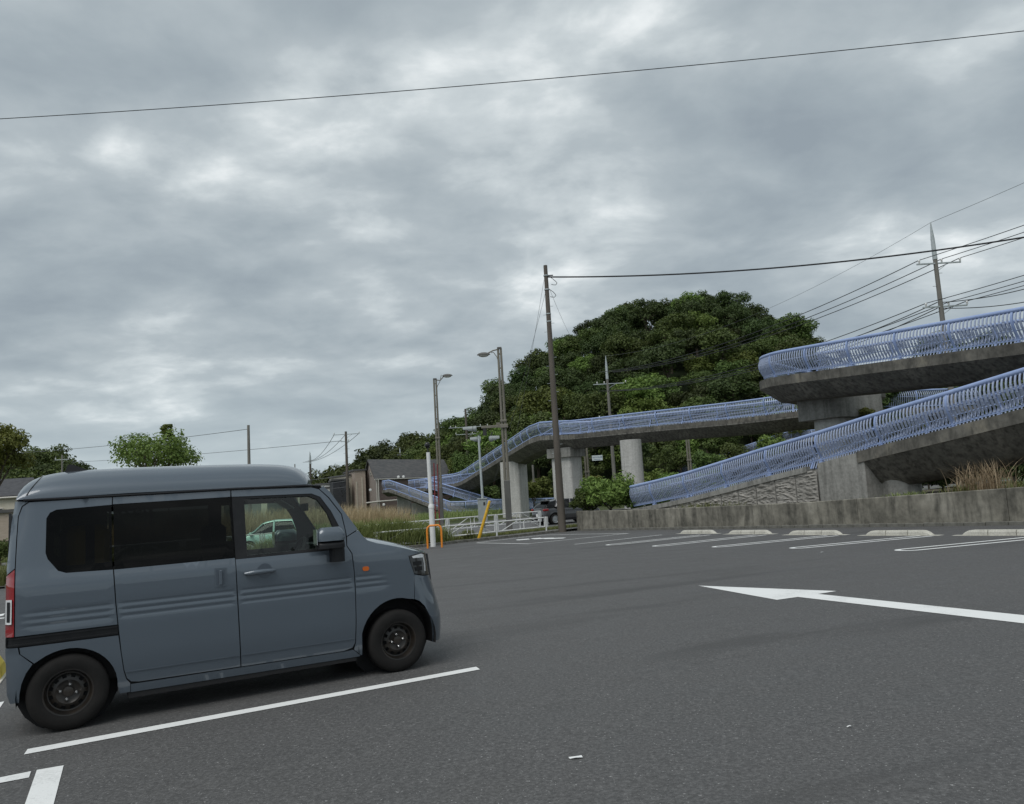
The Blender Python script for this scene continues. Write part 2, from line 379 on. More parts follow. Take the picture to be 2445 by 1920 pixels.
def mark(o): return tag(o, kind='structure')
mark(sheet('parking_line', [G2(66, 1790), G2(1137, 1593), G2(1146, 1599.5), G2(57, 1803)]))
mark(sheet('parking_line', [G2(-90, 1876), G2(74, 1843), G2(69, 1858), G2(-90, 1888)]))
mark(sheet('stop_bar', [G2(88, 1840), G2(152, 1829), G2(118, 1960), G2(46, 1960)]))
mark(sheet('direction_arrow', [G2(1667, 1399), G2(1998, 1412), G2(1953, 1419), G2(2480, 1473.5), G2(2480, 1493.5), G2(1905, 1426), G2(1855, 1433)]))
mark(sheet('parking_line', [G2(-60, 1478), G2(12, 1465), G2(8, 1470), G2(-60, 1486)]))
mark(sheet('parking_line', [G2(-60, 1480), G2(11, 1475), G2(10, 1477), G2(-60, 1484)]))
mark(sheet('parking_line', [G2(-60, 1688), G2(10, 1676), G2(-2, 1694), G2(-60, 1706)]))
loops = [((1452.8, 1301.8), (1673.8, 1277.2), (1693.5, 1277.9)), ((1565.2, 1304.6), (1805.2, 1277.2), (1829, 1278)),
         ((1706.9, 1306.6), (1972.7, 1278.8), (2004, 1279.3)), ((1894, 1309.5), (2190.7, 1279.6), (2233.3, 1280)), ((2149.3, 1315), (2468, 1281), (2530, 1282))]
for tip, ba, bb in loops:
    t, a, b = G2(*tip), G2(*ba), G2(*bb); m = (a+b)/2; d = (t-m).normalized(); hw = max((a-b).length/2*.8, .12); n = Vector((-d.y, d.x))
    if (a-m).dot(n) < 0: n = -n
    L_ = (t-m).length; pts = [m+n*hw]+[m+d*(L_-hw)*q+n*hw for q in (.33, .66)]
    pts += [m+d*(L_-hw)+(n*cos(k*pi/10)+d*sin(k*pi/10))*hw for k in range(11)]
    pts += [m+d*(L_-hw)*q-n*hw for q in (.66, .33)]+[m-n*hw]
    mark(stroke('bay_marking', pts, .115))
mark(stroke('bay_marking', [G2(1371.5, 1300), G2(1476, 1288.6), G2(1580.7, 1277.2)], .10))
mark(stroke('bay_marking', [G2(1137, 1296.6), G2(1200, 1297.6), G2(1263.5, 1299)], .10))
mark(stroke('bay_marking', [G2(1263.5, 1298.4), G2(1380, 1286.2), G2(1500.4, 1273.9)], .10))
mark(stroke('bay_marking', [G2(1140, 1296.0), G2(1220, 1286.4), G2(1303.8, 1277.2)], .10))
mark(stroke('bay_marking', [G2(1303.8, 1277.6), G2(1400, 1275.4), G2(1500.4, 1274.0)], .10))
for a, b, c_, d_ in (((1231, 1289), (1262, 1286.5), (1266, 1288), (1236, 1290.4)), ((1266, 1286), (1290, 1284.4), (1300, 1286.6), (1276, 1287.6)), ((1294, 1285), (1322, 1284.2), (1330, 1286.5), (1300, 1287.2)), ((1324, 1284.6), (1352, 1284), (1344, 1285.8), (1330, 1286.2))):
    mark(sheet('faded_marking', [G2(*a), G2(*b), G2(*c_), G2(*d_)]))
# wheel stops of three cast blocks; sloped ends
def wheel_stop(p, ang, label, m, L_=1.85, h=.125, group=None):
    t = thing('wheel_stop', label, 'wheel stop', (p[0], p[1], lot(*p)), ang, group)
    t.rotation_euler = (Matrix.Rotation(ang, 3, 'Z')).to_euler()
    seg = L_/3
    for k in (-1, 0, 1):
        a, b = k*seg-seg/2+.011, k*seg+seg/2-.011; mbs = MB(); zz = lambda x: (lot(p[0]+x*cos(ang), p[1]+x*sin(ang))-lot(*p))
        prof = [(-.085, -.02), (-.075, h*.62), (-.05, h), (.05, h), (.075, h*.62), (.085, -.02)]
        xs = {-1: [(a, .12), (a+.07, .60), (a+.17, .93), (a+.26, 1), (b, 1)], 0: [(a, 1), (b, 1)], 1: [(a, 1), (b-.26, 1), (b-.17, .93), (b-.07, .60), (b, .12)]}[k]
        rr = [[(x, y, max(z*q if z > 0 else z, -.02)+zz(x)) for y, z in prof] for x, q in xs]; mbs.grid(rr)
        mbs.add(rr[0], [tuple(range(6))]); mbs.add(rr[-1], [tuple(range(5, -1, -1))])
        mbs.build('cast_block', m, t)
    ap = MB(); ap.prism([(-L_/2-.22, -.10), (L_/2+.22, -.10), (L_/2+.22, .10), (-L_/2-.22, .10)], -.03, .004)
    ap.v = [(v[0], v[1], v[2]+(lot(p[0]+v[0]*cos(ang), p[1]+v[0]*sin(ang))-lot(*p))) for v in ap.v]
    ap.build('mortar_pad', M_stop, t); return t
angW = atan2(dW.y, dW.x)
SL = ['pale concrete wheel stop in the bay beside the single-line bay', 'pale concrete wheel stop, second along the wall from the single-line bay', 'pale concrete wheel stop, third along the wall from the single-line bay',
      'pale concrete wheel stop in front of the smooth abutment block', 'pale concrete wheel stop in front of the dry grass tuft']
for k, (u, v) in enumerate(((1662, 1272.6), (1785, 1273.4), (1940, 1275), (2140, 1276), (2392, 1275.6))):
    q = onlot(u, v, .03); wheel_stop((q.x+nW.x*.08, q.y+nW.y*.08), angW, SL[k], M_stop, group='wheel stops along the retaining wall')
q = onlot(-30, 1618); ys = wheel_stop((q.x, q.y), radians(118), 'yellow painted wheel stop just behind the grey van', M_ystop, .80, .15); ys.scale = (1, 1.7, 1.35)
for k, (u, v, sz_) in enumerate(((1376, 1811, .035), (2028, 1737, .012), (1963, 1319, .03))):
    q = onlot(u, v); mb = MB(); n_ = 7; mb.v = [(0, 0, .012)]+[(sz_*(1+.5*sin(j*2.3))*cos(2*pi*j/n_), sz_*.6*(1+.4*cos(j*1.7))*sin(2*pi*j/n_), .004+.006*((j*3) % 4)/3) for j in range(n_)]; mb.f = [(0, 1+j, 1+(j+1) % n_) for j in range(n_)]; mb.m = [0]*n_
    tag(mb.build('paper_scrap', M_paint, None, None, q), 'tiny white paper scrap lying on the asphalt ' + ('in front of the parking line', 'below the painted arrow', 'near the looped bay markings')[k], 'litter')
# ------------------------------------------------------------------ pedestrian overpass: ramps, span, railings
def path_frames(pts):
    pts = [Vector(p) for p in pts]; out = []
    for i, p in enumerate(pts):
        a = (p-pts[i-1]) if i else (pts[1]-p); b = (pts[i+1]-p) if i < len(pts)-1 else (p-pts[i-1])
        a = Vector((a.x, a.y)).normalized(); b = Vector((b.x, b.y)).normalized(); t = (a+b).normalized(); n = Vector((t.y, -t.x))   # right-hand normal
        out.append((p, n/max(.6, n.dot(Vector((a.y, -a.x))))))
    return out
def offset(pts, o, dz=0.0): return [Vector((p.x+n.x*o, p.y+n.y*o, p.z+dz)) for p, n in path_frames(pts)]
def smooth_path(pts, step=.8):
    pts = [Vector(p) for p in pts]; out = []
    for i in range(len(pts)-1):
        p0 = pts[max(i-1, 0)]; p1 = pts[i]; p2 = pts[i+1]; p3 = pts[min(i+2, len(pts)-1)]; n = max(1, int((p2-p1).length/step))
        for k in range(n):
            t = k/n; out.append(.5*((2*p1)+(p2-p0)*t+(2*p0-5*p1+4*p2-p3)*t*t+(3*p1-p0-3*p2+p3)*t**3))
    out.append(pts[-1]); return out
SEC_B = [(0, .10), (.22, .10), (.22, 0), (2.58, 0), (2.58, .10), (2.80, .10), (2.80, -.26), (2.02, -.86), (1.9, -.92), (.90, -.92), (.78, -.86), (0, -.26)]
SEC_A = [(0, .10), (.22, .10), (.22, 0), (2.38, 0), (2.38, .10), (2.60, .10), (2.60, -.24), (1.95, -.95), (1.6, -1.22), (1.0, -1.22), (.65, -.95), (0, -.24)]
def sweep(name, pts, sec, parent, m, lo=0.0):
    mb = MB(); k = len(sec); fr = path_frames(pts); org = Vector(parent.location)
    for p, n in fr:
        for o, z in sec: mb.v.append(Vector((p.x+n.x*o, p.y+n.y*o, p.z+z))-org)
    for i in range(len(fr)-1):
        for j in range(k): mb.f.append((i*k+j, (i+1)*k+j, (i+1)*k+(j+1) % k, i*k+(j+1) % k)); mb.m.append(0)
    for e, rv in ((0, 0), (len(fr)-1, 1)):
        f = [e*k+j for j in range(k)]; mb.f.append(tuple(f if not rv else f[::-1])); mb.m.append(0)
    o = mb.build(name, m, parent, 38); bm = bmesh.new(); bm.from_mesh(o.data); bmesh.ops.recalc_face_normals(bm, faces=bm.faces[:]); bm.to_mesh(o.data); bm.free(); return o
RH = 1.10
def fascias(pts, parent, wd, top=.112, bot=-.262):
    for a, sg_ in ((-.012, 1), (wd+.012, -1)):
        sweep('fascia', pts, [(a, top), (a+sg_*.10, top+.002), (a+sg_*.10, bot+.02), (a, bot)], parent, M_fascia)
BELLY = [(1.04, .01), (.93, .075), (.80, .115), (.66, .115), (.52, .075), (.38, .01), (.26, -.06), (.17, -.105)]   # height, outward bow
def bar_mesh(variant):
    mb = MB(); th = .016; prof = []
    c0 = .74-.055*variant; c1 = c0-.20
    for z, o in BELLY: prof.append((z, o))
    def o_at(z):
        for (z0, a), (z1, b) in zip(BELLY, BELLY[1:]):
            if z1 <= z <= z0: return a+(b-a)*(z-z0)/(z1-z0)
        return BELLY[-1][1]
    zs = sorted(set([z for z, o in BELLY if abs(z-c0) > .02 and abs(z-c1) > .02]+[c0+.03, c0, c1, c1-.03]), reverse=True); vs = []; k = 0
    for z in zs:
        wd = .024 if z > c0 else (.034 if z >= c1 else .027)
        o = o_at(z); vs += [(-wd, o-th, z), (wd, o-th, z), (wd, o+th, z), (-wd, o+th, z)]; k += 1
    fs = [(i*4+j, i*4+(j+1) % 4, (i+1)*4+(j+1) % 4, (i+1)*4+j) for i in range(k-1) for j in range(4)]
    mb.add(vs, fs)
    for c in (c0, c1): mb.box((0, o_at(c), c), (.082, .05, .014))
    mb.box((0, -.105+.03, .185), (.045, .05, .05)); return mb.mesh('baluster', M_bar, None)
BARS = [bar_mesh(v) for v in range(5)]
def simple_bar():
    vs = []; B = [BELLY[0], BELLY[2], BELLY[3], BELLY[5], BELLY[7]]
    for z, o in B: vs += [(-.026, o, z), (.026, o, z)]
    return vs, [(2*i, 2*i+1, 2*i+3, 2*i+2) for i in range(len(B)-1)]
SBV, SBF = simple_bar()
def post_mesh():
    mb = MB(); P = [(1.06, .0)]+[(z, o) for z, o in BELLY[1:]]+[(.10, -.11), (-.02, -.11)]; vs = []
    for z, o in P: vs += [(-.034, o-.05, z), (.034, o-.05, z), (.034, o+.028, z), (-.034, o+.028, z)]
    mb.add(vs, [(i*4+j, i*4+(j+1) % 4, (i+1)*4+(j+1) % 4, (i+1)*4+j) for i in range(len(P)-1) for j in range(4)]+[(0, 3, 2, 1)])
    mb.box((0, -.11, .035), (.13, .16, .07)); return mb.mesh('post', M_rail, 40)
POSTM = post_mesh()
def resample(pts, step, start=0.0):
    pts = [Vector(p) for p in pts]; out = []; acc = start; d0 = 0.0
    for a, b in zip(pts, pts[1:]):
        L_ = (Vector((b.x, b.y))-Vector((a.x, a.y))).length
        while acc <= d0+L_+1e-6:
            t = (acc-d0)/max(L_, 1e-6); out.append((a.lerp(b, t), (b-a))); acc += step
        d0 += L_
    return out
def railing(parent, pts, side, post_step, bar_step, single=None, start=0.0, hand=True, bt=.062):
    """pts: foot line of the railing; side +1 when outward is to the left of travel. single: test for bars built one by one"""
    org = Vector(parent.location); pts = [Vector(p)-org for p in pts]
    top = [p+Vector((0, 0, RH-.04)) for p in pts]
    r = MB().tube(top, bt, 10).build('railing', M_rail, parent, 60)
    fr = path_frames(pts); low = []
    for p, n in fr: low.append(Vector((p.x+side*n.x*.10, p.y+side*n.y*.10, p.z+.135)))
    mbl = MB(); rr = []
    for (p, n), q in zip(fr, low):
        nn = Vector((n.x, n.y, 0)); rr.append([q-nn*.025+Vector((0, 0, -.03)), q+nn*.025+Vector((0, 0, -.03)), q+nn*.025+Vector((0, 0, .03)), q-nn*.025+Vector((0, 0, .03))])
    vs = [v for x in rr for v in x]; mbl.add(vs, [(i*4+j, i*4+(j+1) % 4, (i+1)*4+(j+1) % 4, (i+1)*4+j) for i in range(len(rr)-1) for j in range(4)]); mbl.build('bottom_rail', M_rail, r)
    if hand:
        hl = offset(pts, side*.16, .72); MB().tube(hl, .022, 6).build('handrail', M_rail, r, 60)
    for p, d in resample(pts, post_step, start):
        a = atan2(d.y, d.x)+(0 if side > 0 else pi); link('post', POSTM, r, p, a)
    far = MB(); k = 0; posts = [p for p, d in resample(pts, post_step, start)]
    for p, d in resample(pts, bar_step, (start % bar_step)):
        k += 1
        if any((Vector((p.x-q.x, p.y-q.y))).length < bar_step*.45 for q in posts): continue
        a = atan2(d.y, d.x)+(0 if side > 0 else pi)
        if single and single(p+org): link('baluster', BARS[k % 5], r, p, a)
        else:
            R_ = Matrix.Rotation(a, 3, 'Z'); far.add([R_ @ Vector(v)+p for v in SBV], SBF)
    if far.v: tag(far.build('baluster_row', M_bar, r), kind='stuff')
    return r
# --- near ramp on the bed, climbing from the road end towards the right
AZ = [(-16, 5.05), (2.6, 2.33), (5.25, 1.96), (7.81, 1.56), (10.32, 1.21), (12.76, .83), (15.15, .48), (17.4, .22), (19.4, .02), (21.5, -.10)]
def az(s): return lerp_tab(AZ, s)
rampA = thing('access_ramp', 'concrete footbridge ramp with blue bowed railings rising directly behind the low wall', 'ramp', (*wl(8, 2.6), 0))
O_A = 1.42
pa_ = [Vector((*wl(-15+i*.75, O_A), az(-15+i*.75))) for i in range(50)]
gird = [p for p in pa_ if (Vector((p.x, p.y))-WA).dot(dW) < 6.0]
sweep('girder', gird, SEC_A, rampA, M_gird); fascias(gird, rampA, 2.60)
lowp = [p for p in pa_ if (Vector((p.x, p.y))-WA).dot(dW) >= 5.2]
sweep('ramp_slab', [Vector((p.x+nW.x*.02, p.y+nW.y*.02, p.z-.003)) for p in lowp if (Vector((p.x, p.y))-WA).dot(dW) >= 7.9], [(0, .08), (.22, .08), (.22, 0), (2.34, 0), (2.34, .08), (2.56, .08), (2.56, -.12), (0, -.12)], rampA, M_cap)
# abutment block
mb = MB(); a0, a1 = 5.75, 7.72; vsb = []
for s in (a0, a1):
    for o in (O_A+.03, O_A+2.55):
        x, y = wl(s, o); vsb += [Vector((x, y, wtop(s)-.4))-rampA.location, Vector((x, y, az(s)+.085))-rampA.location]
mb.add(vsb, [(0, 1, 3, 2), (4, 6, 7, 5), (0, 4, 5, 1), (2, 3, 7, 6), (1, 5, 7, 3)]); mb.build('abutment', M_cap, rampA)
mb = MB(); x, y = wl(5.45, O_A+1.3); mb.lathe([(.62, wtop(5.4)-.4), (.62, az(5.4)-.9)], 20, c=Vector((x, y, 0))-rampA.location); mb.build('bearing_column', M_cap, rampA, 40)
# rock-faced facing panels under the lower ramp
pw = 1.02; s = 7.86
while s < 18.6:
    b = min(s+pw-.02, 18.7); mb = MB(); rr = []; NX, NZ = 22, 26
    for i in range(NX+1):
        ss = s+(b-s)*i/NX; r_row = []
        for j in range(NZ+1):
            z0, z1 = wtop(ss)-.3, az(ss)-.10; z = z0+(max(z1, z0+.02)-z0)*j/NZ
            edge = min(1, min(i, NX-i)/1.5)
            q = noise.multi_fractal((ss*4.5, z*13+ss*.8, 3.3), 1.0, 2.0, 4)-.8; q2 = abs(noise.noise((ss*2.6, z*10.0+.6*noise.noise((ss*4, z*4, 1)), 9)))
            o = O_A+.10-edge*(.030*q+.095*q2); x, y = wl(ss, o); r_row.append(Vector((x, y, z))-rampA.location)
        rr.append(r_row)
    mb.grid(rr); pn = mb.build('facing_panel', M_panel, rampA)
    s += pw
mb = MB(); rr = []
for o in (O_A+.16, O_A+2.5):
    rr.append([Vector((*wl(q, o), z))-rampA.location for q in (7.73, 19.3) for z in (-.6,)]); 
for o in (O_A+.20, O_A+2.5):
    qs = [7.73+i*.9 for i in range(13)]; mb.grid([[Vector((*wl(q, o), wtop(q)-.5))-rampA.location for q in qs], [Vector((*wl(q, o), max(az(q)-.09, wtop(q)-.49)))-rampA.location for q in qs]])
mb.build('core_wall', M_cap, rampA)
railing(rampA, [Vector((*wl(s, O_A+.10), az(s)+.08)) for s in [-14.9+i*.7 for i in range(50)]], 1, 2.51, .125, single=lambda p: -2.2 < (Vector((p.x, p.y))-WA).dot(dW) < 20, start=2.48, bt=.078)
railing(rampA, [Vector((*wl(s, O_A+2.48), az(s)+.08)) for s in [-14.9+i*.7 for i in range(50)]], -1, 2.51, .125, start=2.48)
# --- upper ramp that comes back above it and turns at a rounded end towards the span
O_B = 4.5
BZ = [(-16, 3.35), (-2, 4.62), (0, 4.77), (13, 5.45)]
nose_c = Vector((15.1, 33.8)); pb_ = []
s = -15.0
while True:
    p = Vector(wl(s, O_B))
    if (p-nose_c).dot(dW) > 0: break
    pb_.append(Vector((p.x, p.y, lerp_tab(BZ, s)))); s += .7
last = pb_[-1]; off_n = (nose_c-Vector((last.x, last.y))).dot(nW); zz = lerp_tab(BZ, s)
for k in range(1, 16):
    a = atan2(-nW.y, -nW.x) - radians(66)*k/15; q = nose_c+Vector((cos(a), sin(a)))*off_n; pb_.append(Vector((q.x, q.y, zz+.012*k)))
hd = Vector((cos(radians(50)), sin(radians(50)))); q0 = pb_[-1]
for k in range(1, 13): pb_.append(Vector((q0.x+hd.x*.8*k, q0.y+hd.y*.8*k, q0.z-.008*k)))
rampB = thing('upper_ramp', 'upper concrete ramp with a rounded end and blue railings above the near ramp', 'ramp', (14.5, 30, 0))
sweep('girder', offset(pb_, -.12, 0), SEC_B, rampB, M_gird); fascias(offset(pb_, -.12, 0), rampB, 2.80)
def b_single(p): return p.y > 23.0 and p.y < 35.6 and p.x < 16.5
railing(rampB, offset(pb_, .02, .10), 1, 2.08, .13, single=b_single, start=.55, bt=.075)
railing(rampB, offset(pb_, 2.42, .10), -1, 2.08, .13, start=.55)
pc = Vector((14.6, 34.2)); zdeck = 5.45
def pier(parent, c, rz, cap, col, z0, ztop, mcap=M_cap, mcol=M_pier, round_cap=.25):
    o = Vector(parent.location); x, y = c; hx, hy, hh = cap[0]/2, cap[1]/2, cap[2]; mb = MB(); R_ = Matrix.Rotation(rz, 2)
    def rrect(hx, hy, r, n=6):
        pts = []
        for sx, sy, a0 in ((1, 1, 0), (-1, 1, 90), (-1, -1, 180), (1, -1, 270)):
            for k in range(n+1):
                a = radians(a0+90*k/n); pts.append(Vector((sx*(hx-r)+r*cos(a), sy*(hy-r)+r*sin(a))))
        return pts
    if cap[2] > 0:
        P = [R_ @ q+Vector((x-o.x, y-o.y)) for q in rrect(hx, hy, round_cap)]; mb.prism(P, ztop-hh-o.z, ztop-o.z); mb.build('pier_cap', mcap, parent, 35)
    mb = MB(); P = [R_ @ q+Vector((x-o.x, y-o.y)) for q in (rrect(col[0]/2, col[1]/2, col[2]))]; zt = ztop-hh-o.z; n = 3
    for k in range(n):     # cast in lifts, with a shallow joint between them
        za, zb = z0-o.z+(zt-z0+o.z)*k/n, z0-o.z+(zt-z0+o.z)*(k+1)/n
        mb.prism(P, za, zb-.025); Pi = [(q-Vector((x-o.x, y-o.y)))*.985+Vector((x-o.x, y-o.y)) for q in P]; mb.prism(Pi, zb-.025, zb)
    mb.build('pier_column', mcol, parent, 35)
pier(rampB, pc, angW+pi/2, (3.0, 2.3, 1.0), (2.2, 1.7, .6), -.5, zdeck-.80)
# --- main span over the road, from behind the rounded end to the far side
span_px = [(2330, 926, 45.5), (2200, 930, 45.0), (2080, 933, 45.0), (1950, 934, 45.6), (1825, 949.9, 47.0), (1741, 961, 49.2), (1660, 970, 51.3), (1581, 978.8, 53.4), (1504, 987.5, 55.5), (1431, 996.5, 57.5), (1359, 1004.6, 59.4)]
sp_ = [at(u, v, Y)-Vector((0, 0, RH)) for u, v, Y in span_px]
span = thing('footbridge_span', 'long straight concrete footbridge span with blue railings crossing over the road', 'footbridge', (sp_[6].x, sp_[6].y, 0))
end_px = [(1359, 1004.6, 59.4), (1333, 1005, 60.2), (1289, 1008, 61.5), (1265.6, 1016.8, 63), (1213, 1052, 70), (1142.7, 1098.8, 79), (1095.8, 1128, 85), (1055, 1135, 88), (1014, 1142.7, 90), (975, 1147, 91)]
ep_ = [at(u, v, Y)-Vector((0, 0, RH)) for u, v, Y in end_px]
spS = smooth_path(sp_, 1.5)
sweep('girder', offset(spS, -.12, -.10), SEC_B, span, M_gird); fascias(offset(spS, -.12, -.10), span, 2.80, .112, -.16)
railing(span, spS, 1, 2.9, .125, start=1.0, bt=.06); railing(span, offset(spS, 2.45), -1, 2.9, .125, start=1.0, bt=.06)
q = at(1482, 1090, 53.0); pier(span, (q.x+.9, q.y+1.0), 0, (0, 0, 0), (1.5, 1.5, .72), -1.2, sp_[8].z-.90)
q = at(1336, 1085, 60.5); pier(span, (q.x+.6, q.y+1.2), angW+.35, (2.5, 2.0, .75), (2.05, 1.5, .2), -1.2, ep_[1].z-1.00, round_cap=.12)
# --- far ramp that goes down from the span to a landing
rampE = thing('descending_ramp', 'curving concrete ramp with blue railings sloping down from the span past the lamp posts', 'ramp', (ep_[4].x, ep_[4].y, 0))
epS = smooth_path(ep_, 1.2)
sweep('girder', offset(epS, -.12, -.10), [(o, z*1.05 if z < 0 else z) for o, z in SEC_B], rampE, M_gird)
railing(rampE, epS, 1, 2.2, .125, start=1.0, bt=.07); railing(rampE, offset(epS, 2.45), -1, 2.2, .125, start=1.0, bt=.07)
q = at(1209, 1140, 70); pier(rampE, (q.x+.7, q.y+1.2), angW+.5, (0, 0, 0), (2.1, 1.5, .15), -1.2, 3.95)
q = at(1010, 1170, 92); pier(rampE, (q.x, q.y), 0, (0, 0, 0), (1.6, 1.4, .15), -1.2, 1.3)
# --- last flight back down to the road
f_px = [(913, 1148.5, 88), (928, 1146, 87.4), (1000, 1171, 83.2), (1060, 1192.5, 79.6), (1076, 1198, 78.6)]
fp = [at(u, v, Y)-Vector((0, 0, RH)) for u, v, Y in f_px]
rampF = thing('lower_ramp', 'lowest ramp with blue railings dropping from the landing to the footway', 'ramp', (fp[2].x, fp[2].y, 0))
sweep('girder', offset(smooth_path(fp, 1.2), .12, -.08), [(-o, z*.7 if z < 0 else z) for o, z in SEC_B], rampF, M_gird)
gp = fp+[at(u, v, Y)-Vector((0, 0, RH)) for u, v, Y in ((1143, 1195.3, 78.5), (1207, 1192, 78.5), (1274, 1191, 78.5), (1400, 1186, 79))]
railing(rampF, smooth_path(gp, 1.2), -1, 2.3, .125, start=.4, bt=.07)
f2 = [at(u, v, Y)-Vector((0, 0, RH)) for u, v, Y in ((1014, 1142.7, 89.4), (1060.7, 1156, 87), (1142.7, 1180.7, 83.4), (1181, 1192.4, 81.6), (1230, 1192, 81.6), (1330, 1189, 82))]
railing(rampF, smooth_path(f2, 1.2), 1, 2.3, .125, start=.4, bt=.07)
q = at(935, 1190, 88.5); pier(rampF, (q.x+1.2, q.y+1.6), 0, (0, 0, 0), (1.5, 1.2, .1), -1.2, 1.55)
q = at(992, 1205, 86); pier(rampF, (q.x+.8, q.y+1.0), 0, (0, 0, 0), (2.6, 1.2, .1), -1.2, .55)
# --- a ramp on the far bank, seen under the span
d_px = [(1620, 1110, 100), (1650, 1108, 100), (1730, 1080, 99), (1800, 1057, 98.5), (1886, 1029, 98), (1930, 1027, 97), (2010, 1022, 96)]
dp_ = [at(u, v, Y)-Vector((0, 0, RH)) for u, v, Y in d_px]
rampD = thing('bank_ramp', 'thin distant ramp with pale blue railing climbing the green bank under the span', 'ramp', (dp_[3].x, dp_[3].y, 0))
dS = smooth_path(dp_, 2.0); sweep('slab', dS, [(0, .08), (2.4, .08), (2.4, -.45), (0, -.45)], rampD, M_cap); railing(rampD, dS, -1, 2.4, .125, bt=.07)
# ------------------------------------------------------------------ small delivery van
def flake_paint(name, base, coat=1.0):
    m = mat(name, base, .34, .25, .5, coat); t = NT(m); f = t.noise(t.pos(), 1.1, 3, .5)
    t.col(t.mix(t.ramp(f, [(.35, (0, 0, 0)), (.7, (.16, .16, .16))]), base, tuple(c*.7+.02 for c in base))); t.bump(t.noise(t.pos(), 7, 2), .02, .01); return m
M_van = flake_paint('van_paint_slate', (.094, .119, .147))
M_cup = mat('recess_shade', (.07, .09, .115), .3, .2, .5, 1.0)  # van paint darkened to stand for the shade inside the handle hollows
M_blk = var_mat('black_plastic', (.009, .0095, .011), (.015, .0155, .017), 12, .45)
M_gloss = mat('black_gloss', (.008, .008, .01), .12)
M_rub = var_mat('tyre_rubber', (.010, .0095, .009), (.017, .0155, .0145), 7, .8, .002, 60)
M_rim = var_mat('steel_wheel_black', (.008, .008, .008), (.026, .020, .015), 5, .36, spec=.5)
M_nut = mat('wheel_nut', (.55, .56, .57), .25, .9)
M_chrome = mat('chrome', (.8, .81, .82), .12, 1.0)
M_inner = mat('interior_dark', (.012, .012, .013), .8)
M_seat = mat('seat_cloth', (.02, .02, .022), .9)
M_tail = mat('tail_lamp_red', (.26, .008, .012), .12, coat=1.0)
M_clear = mat('lamp_clear', (.80, .81, .82), .3, 0, coat=1.0)
M_amber = mat('amber_lamp', (.62, .13, .01), .15, coat=1.0)
M_hl = mat('headlamp_dark', (.010, .010, .012), .10, 0, coat=.5)
def glass(name, tint, mirror=.9):
    m = bpy.data.materials.new(name); m.use_nodes = True; t = m.node_tree; t.nodes.clear()
    o = t.nodes.new('ShaderNodeOutputMaterial'); a = t.nodes.new('ShaderNodeBsdfTransparent'); a.inputs[0].default_value = (*tint, 1)
    g = t.nodes.new('ShaderNodeBsdfGlossy'); g.inputs['Roughness'].default_value = .01; g.inputs[0].default_value = (mirror, mirror, mirror, 1)
    f = t.nodes.new('ShaderNodeLayerWeight'); f.inputs[0].default_value = .5; x = t.nodes.new('ShaderNodeMixShader')
    pw_ = t.nodes.new('ShaderNodeMath'); pw_.operation = 'POWER'; pw_.inputs[1].default_value = 4.0; t.links.new(f.outputs['Facing'], pw_.inputs[0])
    ma = t.nodes.new('ShaderNodeMath'); ma.operation = 'MULTIPLY_ADD'; ma.inputs[1].default_value = .85; ma.inputs[2].default_value = .045; t.links.new(pw_.outputs[0], ma.inputs[0])
    t.links.new(ma.outputs[0], x.inputs[0]); t.links.new(a.outputs[0], x.inputs[1]); t.links.new(g.outputs[0], x.inputs[2]); t.links.new(x.outputs[0], o.inputs[0]); return m
M_gl = glass('window_glass', (.70, .80, .73)); M_tint = glass('privacy_glass', (.10, .105, .10), .26); M_glw = glass('windscreen_glass', (.72, .80, .76))

VW = .7375
def xe_f(z): return lerp_tab([(.0, 3.0), (.25, 3.04), (.42, 3.04), (.6, 3.0), (.8, 2.945), (1.0, 2.92), (1.1, 2.90), (2, 2.6)], z)
def xr_f(z): return lerp_tab([(.2, -.365), (.6, -.388), (1.15, -.388), (1.5, -.36), (1.72, -.335), (2.0, -.30)], z)
def inset(x, z):
    i = 0.0
    if z < .50: i += .035*((.50-z)/.30)**2
    i += .015*max(0.0, min(1.0, (z-1.045)/.055))**1.4
    if z > 1.10: i += .006+(z-1.10)*.16 if z > 1.125 else .006*(z-1.10)/.025
    for zc_ in (.852, .806, .760):                      # three pressed lines along the flank
        fade = max(0.0, min(1.0, (x+.30)/.12))*max(0.0, min(1.0, (2.42-(.852-zc_)*-.6-x)/.10))
        i += .0042*fade*exp(-((z-zc_)/.0105)**2)
    a = .30; d = x-(xe_f(z)-a)
    if d > 0: i += .30*(1-sqrt(max(0.0, 1-(min(d, .985*a)/a)**2)))
    a = .09; d = (xr_f(z)+a)-x
    if d > 0: i += .08*(1-sqrt(max(0.0, 1-(min(d, .985*a)/a)**2)))
    return i
def tx(X, z):                                           # survey x on the flank plane to the true x on the curved skin
    x = X
    for _ in range(6): x = X+inset(min(x, xe_f(z)-.01), z)*(X-.08)/6.6
    return x
def pip(p, poly):
    c = False; n = len(poly); x, y = p
    for i in range(n):
        x1, y1 = poly[i]; x2, y2 = poly[i-1]
        if (y1 > y) != (y2 > y) and x < (x2-x1)*(y-y1)/(y2-y1)+x1: c = not c
    return c
def dens(poly, step):
    out = []
    for a, b in zip(poly, poly[1:]+poly[:1]):
        n = max(1, int(math.hypot(b[0]-a[0], b[1]-a[1])/step))
        out += [(a[0]+(b[0]-a[0])*k/n, a[1]+(b[1]-a[1])*k/n) for k in range(n)]
    return out
GROOVE = [.852+d for d in (-.02, -.01, 0, .01, .02)]+[.806+d for d in (-.02, -.01, 0, .01, .02)]+[.760+d for d in (-.02, -.01, 0, .01, .02)]
